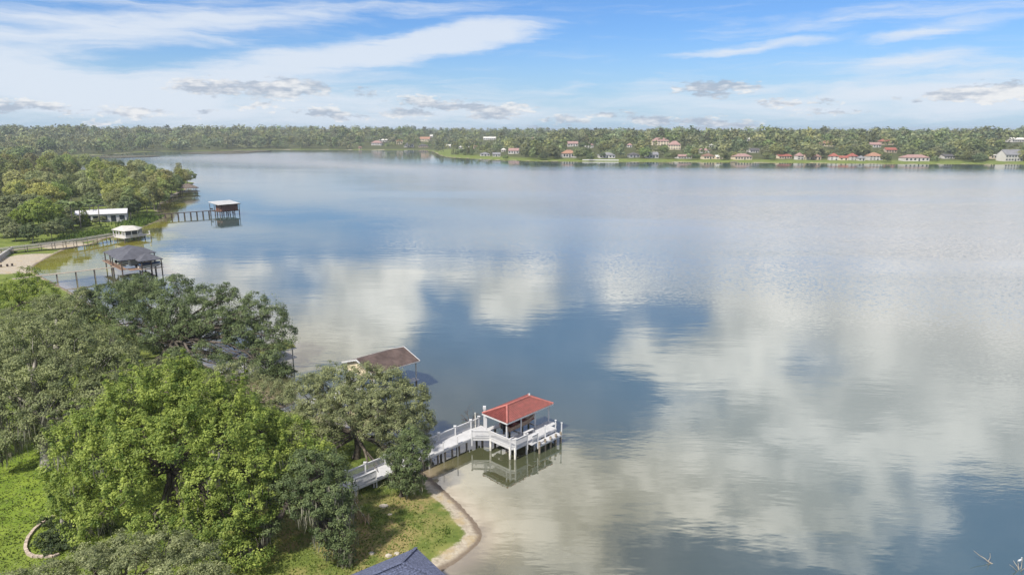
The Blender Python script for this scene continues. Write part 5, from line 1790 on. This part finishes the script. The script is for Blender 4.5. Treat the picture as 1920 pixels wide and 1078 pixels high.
def build_small_things():
    rng = np.random.default_rng(21)
    # planting bed edging
    pts = [ground_at(*p) for p in [(112, 966), (92, 974), (76, 984), (63, 996), (54, 1008), (49, 1020), (48, 1031), (53, 1040), (64, 1045), (82, 1046), (100, 1045), (112, 1041)]]
    root = empty('bed_edging', pts[5])
    for a, b in zip(pts[:-1], pts[1:]):
        L = (b - a).length
        n = max(1, int(L / .42))
        for k in range(n):
            p, q = a.lerp(b, k / n), a.lerp(b, (k + .94) / n)
            d = (q - p).normalized()
            s = Vector((-d.y, d.x, 0))
            m = (p + q) / 2 + UP * .08
            MB().obox(m, d * (q - p).length / 2, s * .13, UP * (.13 + rng.uniform(-.015, .02))).build('edging_stone', M_EDGE, root)
    tag(root, 'curved pale stone edging round the planting bed on the lawn', 'edging')
    for (px, py, r, lab) in [(85, 1022, .8, 'low shrub at the left tip of the planting bed'), (112, 1008, 1.0, 'rounded dark shrub in the planting bed near the slim trunk'), (148, 1005, 1.1, 'dark shrub in the middle of the planting bed'),
                             (180, 1000, 1.1, 'dark shrub under the bright tree at the right of the bed'), (100, 1036, .7, 'small shrub by the lower stone edging'), (140, 1028, .9, 'dark shrub in the front row of the planting bed'), (90, 988, .7, 'small shrub at the back of the planting bed')]:
        p = ground_at(px, py)
        sh = empty('shrub', p)
        v, tone, cp = crown_np(rng, [(0, 0, r * .55, r, r, r * .7), (r * .5, .2, r * .45, r * .6, r * .6, r * .5)], .28, .16, 40, 1.6, -.3)
        obj_mesh('foliage', mesh_np('foliage', v, 4, quads(len(v)), {'tone': tone}), L_SHRUB, sh)
        mb = MB()
        for k in range(4):
            limb(mb, p - UP * .1, p + Vector((rng.uniform(-.5, .5) * r, rng.uniform(-.5, .5) * r, r * .8)), .03, .012, rng, .05, 4, 3)
        mb.build('stems', M_BARK, sh)
        tag(sh, lab, 'shrub')
    # snag in the water, bottom right
    q = at(1868, 1058, 0)
    sn = empty('dead_branch', q)
    mb = MB()
    p1 = limb(mb, q - UP * .3, at(1826, 1032, .9), .07, .02, rng, .06, 6, 5)
    limb(mb, p1[2], at(1856, 1036, .9), .035, .015, rng, .05, 5, 3)
    limb(mb, p1[1], at(1850, 1056, .3), .03, .012, rng, .03, 5, 3)
    mb.build('branches', M_MWOOD, sn)
    tag(sn, 'bleached branch poking out of the water at the bottom right', 'branch')
    q = at(1912, 1068, 0)
    sn = empty('dead_branch', q)
    mb = MB()
    for e in ((1893, 1058), (1900, 1050), (1918, 1045), (1925, 1062), (1908, 1050)):
        limb(mb, q - UP * .3, at(*e, .7), .05, .018, rng, .05, 5, 4)
    mb.build('branches', M_MWOOD, sn)
    tag(sn, 'tangle of pale dead twigs in the water at the right corner', 'branch')
    bd = at(1912, 1052, .75)
    eg = empty('white_bird', bd)
    mb = MB()
    mb.tube([bd + Vector((-.16, 0, .02)), bd + Vector((-.08, 0, .1)), bd + Vector((.05, 0, .16)), bd + Vector((.1, 0, .24))], [.02, .075, .08, .03], 8)
    mb.tube([bd + Vector((.1, 0, .24)), bd + Vector((.09, 0, .36)), bd + Vector((.13, 0, .42)), bd + Vector((.17, 0, .41))], [.03, .022, .032, .01], 6)
    mb.tube([bd + Vector((0, .02, .1)), bd + Vector((0, .02, -.06))], .008, 4).tube([bd + Vector((0, -.03, .1)), bd + Vector((0, -.03, -.06))], .008, 4)
    mb.build('body', M_WHITE, eg)
    tag(eg, 'white bird perched on the twigs at the bottom right corner', 'bird')
    # tan hanging frond and pale stones on the lawn
    q = ground_at(692, 985)
    fr = empty('dead_branch', q)
    mb = MB()
    top = ground_at(662, 935) + UP * .9
    p1 = limb(mb, top, q + UP * .1, .05, .02, rng, .08, 5, 5)
    mb.build('branches', M_DEAD, fr)
    mv, mt = moss_np(rng, np.array([tuple(p1[k] - q) for k in (2, 3, 4)]), 40, .9, .12)
    obj_mesh('dry_moss', mesh_np('dry_moss', mv, 4, quads(len(mv)), {'tone': mt}), leafmat('dry_moss', (.30, .22, .13), (.5, .39, .25), .2), fr)
    tag(fr, 'tan dead branch with dry moss lying on the lakeside lawn', 'branch')
    for (px, py, r, lab) in [(697, 1039, .22, 'small pale stone alone on the lawn below the leaning oak'), (728, 1043, .26, 'flat pale stone near the edge of the blue-grey roof'), (744, 1038, .2, 'pale stone right of the flat one above the blue-grey roof'),
                             (719, 950, .34, 'pale rock on the grass below the white walkway'), (731, 966, .18, 'small light stone beside the pale rock')]:
        p = ground_at(px, py)
        mb = MB()
        n = 8
        ring = lambda rr, z: [p + Vector((math.cos(2 * math.pi * k / n) * rr * rng.uniform(.8, 1.2) * 1.4, math.sin(2 * math.pi * k / n) * rr * rng.uniform(.8, 1.2), z)) for k in range(n)]
        a, b, c = ring(r, -.05), ring(r * .9, r * .35), ring(r * .45, r * .6)
        for k in range(n):
            j = (k + 1) % n
            mb.poly([a[k], a[j], b[j], b[k]]).poly([b[k], b[j], c[j], c[k]])
        mb.poly(c)
        o = mb.build('stone', M_DEAD)
        tag(o, lab, 'stone')
    # stone seawall at the sand flat
    a, b, c = ground_at(-10, 494), ground_at(8, 482), ground_at(24, 471)
    root = empty('seawall', b)
    for p, q in ((a, b), (b, c)):
        n = 7
        for k in range(n):
            s, e = p.lerp(q, k / n), p.lerp(q, (k + .97) / n)
            MB().beam(s + UP * .6, e + UP * .6, .7, 1.5 + .06 * (k % 2)).build('block', M_STONE, root)
    tag(root, 'grey block seawall curving beside the sand flat at the left edge', 'seawall')
    for (px, py, lab) in [(2, 501, 'left dark post stub on the sand flat'), (14, 500, 'middle dark post stub on the sand flat'), (23, 499, 'right dark post stub on the sand flat')]:
        p = ground_at(px, py)
        o = MB().tube([p - UP * .3, p + UP * .7], .28, 8).build('post_stub', M_DWOOD)
        tag(o, lab, 'post', 'post stubs on the sand flat')
    # sand bars with reeds far out
    for (px, py, w, d) in [(238, 294.2, 75, 40), (412, 287.0, 110, 55), (455, 284.4, 90, 40)]:
        p = at(px, py, 0)
        mb = MB()
        n = 22
        wv = w * .55
        ring = [(p.x + math.cos(2 * math.pi * k / n) * wv * rng.uniform(.8, 1.1), p.y + math.sin(2 * math.pi * k / n) * d * rng.uniform(.8, 1.2)) for k in range(n)]
        mb.prism(ring, -.4, .7)
        o = mb.build('sand_bar', pmat('reed_bed', (.09, .085, .05), .95, .4, .1))
        tag(o, kind='structure')


def build_grass():
    """blades and tufts on the near lawns and reeds along the near bank"""
    rng = np.random.default_rng(31)
    n = 90000
    Yg = 46 * (2.3 ** rng.random(n))
    px = rng.uniform(-20, 930, n)
    x = (px - 960) / F * (Yg * math.cos(PITCH) + 37 * math.sin(PITCH))
    sd = shore_sd(x, Yg)
    k = (sd > 2.2 + rng.random(n) * 3)
    x, Yg, sd = x[k][:42000], Yg[k][:42000], sd[k][:42000]
    z = height_sd(x, Yg, sd)
    clump = (np.sin(x * 1.9 + np.sin(Yg * 1.3) * 1.7) * np.cos(Yg * 1.6 + np.sin(x * .9)) + 1) * .5
    h = 0.06 + 0.20 * clump * rng.random(len(x))
    a = rng.uniform(0, math.pi, len(x))
    w = 0.05 + .06 * rng.random(len(x))
    c = np.stack([x, Yg, z], 1)
    side = np.stack([np.cos(a), np.sin(a), np.zeros(len(x))], 1) * w[:, None]
    lean = np.stack([rng.normal(0, .06, len(x)), rng.normal(0, .06, len(x)), h], 1)
    v = np.stack([c - side, c + side, c + side * .3 + lean, c - side * .3 + lean], 1).reshape(-1, 3)
    t = np.repeat(np.clip(.35 + .4 * (1 - clump) + rng.normal(0, .2, len(x)), 0, 1), 4)
    o = obj_mesh('grass', mesh_np('grass', v, 4, quads(len(v)), {'tone': t}), L_GRASS)
    tag(o, 'short rough grass of the lakeside lawns', 'grass', kind='stuff')
    # weeds along the bank edge and the reedy bank of the peninsula
    vs, ts = [], []
    bank = [((862, 985), (848, 1015), .22, 420, .7), ((848, 1015), (822, 1050), .2, 300, .7), ((862, 985), (830, 950), .18, 260, .7), ((150, 447), (215, 435), 1.3, 900, 3.5), ((250, 426), (302, 406), 1.5, 1200, 4.0), ((110, 452), (150, 447), .9, 500, 2.5)]
    for (p0, p1, hh, cnt, spread) in bank:
        a, b = ground_at(*p0), ground_at(*p1)
        tt = rng.random(cnt)
        x = a.x + (b.x - a.x) * tt + rng.normal(0, spread, cnt)
        y = a.y + (b.y - a.y) * tt + rng.normal(0, spread, cnt)
        sd = shore_sd(x, y)
        k = sd > (3.0 if hh < .4 else .8)
        x, y, sd = x[k], y[k], sd[k]
        z = height_sd(x, y, sd)
        m = len(x)
        ang = rng.uniform(0, math.pi, m)
        h = hh * rng.uniform(.4, 1.1, m)
        w = hh * .16 * rng.uniform(.6, 1.4, m)
        c = np.stack([x, y, z], 1)
        side = np.stack([np.cos(ang), np.sin(ang), np.zeros(m)], 1) * w[:, None]
        lean = np.stack([rng.normal(0, .2 * hh, m), rng.normal(0, .2 * hh, m), h], 1)
        vs.append(np.stack([c - side, c + side, c + side * .6 + lean, c - side * .6 + lean], 1).reshape(-1, 3))
        ts.append(np.repeat(np.clip(rng.normal(.45, .25, m), 0, 1), 4))
    v = np.concatenate(vs)
    o = obj_mesh('bank_weeds', mesh_np('bank_weeds', v, 4, quads(len(v)), {'tone': np.concatenate(ts)}), L_REED)
    tag(o, 'green weeds growing along the lake banks', 'weeds', kind='stuff')


build_red_boathouse()
build_brown_boathouse()
build_dark_boathouse()
build_pale_pavilion()
build_pier_boathouse()
build_small_docks()
build_small_things()
build_grass()


def build_haze():
    """thin damp air over the lake"""
    mb = MB().obox((0, 2400, 22), (5200, 0, 0), (0, 2900, 0), (0, 0, 27))
    m, T, out = new_mat('haze')
    v = T.add('ShaderNodeVolumePrincipled', {'Color': (.80, .88, 1.0, 1), 'Density': 0.00013, 'Anisotropy': 0.3})
    T.l.new(v.outputs[0], out.inputs['Volume'])
    o = mb.build('haze', m)
    tag(o, 'thin pale haze lying over the lake and the far shore', 'haze', kind='stuff')


build_haze()
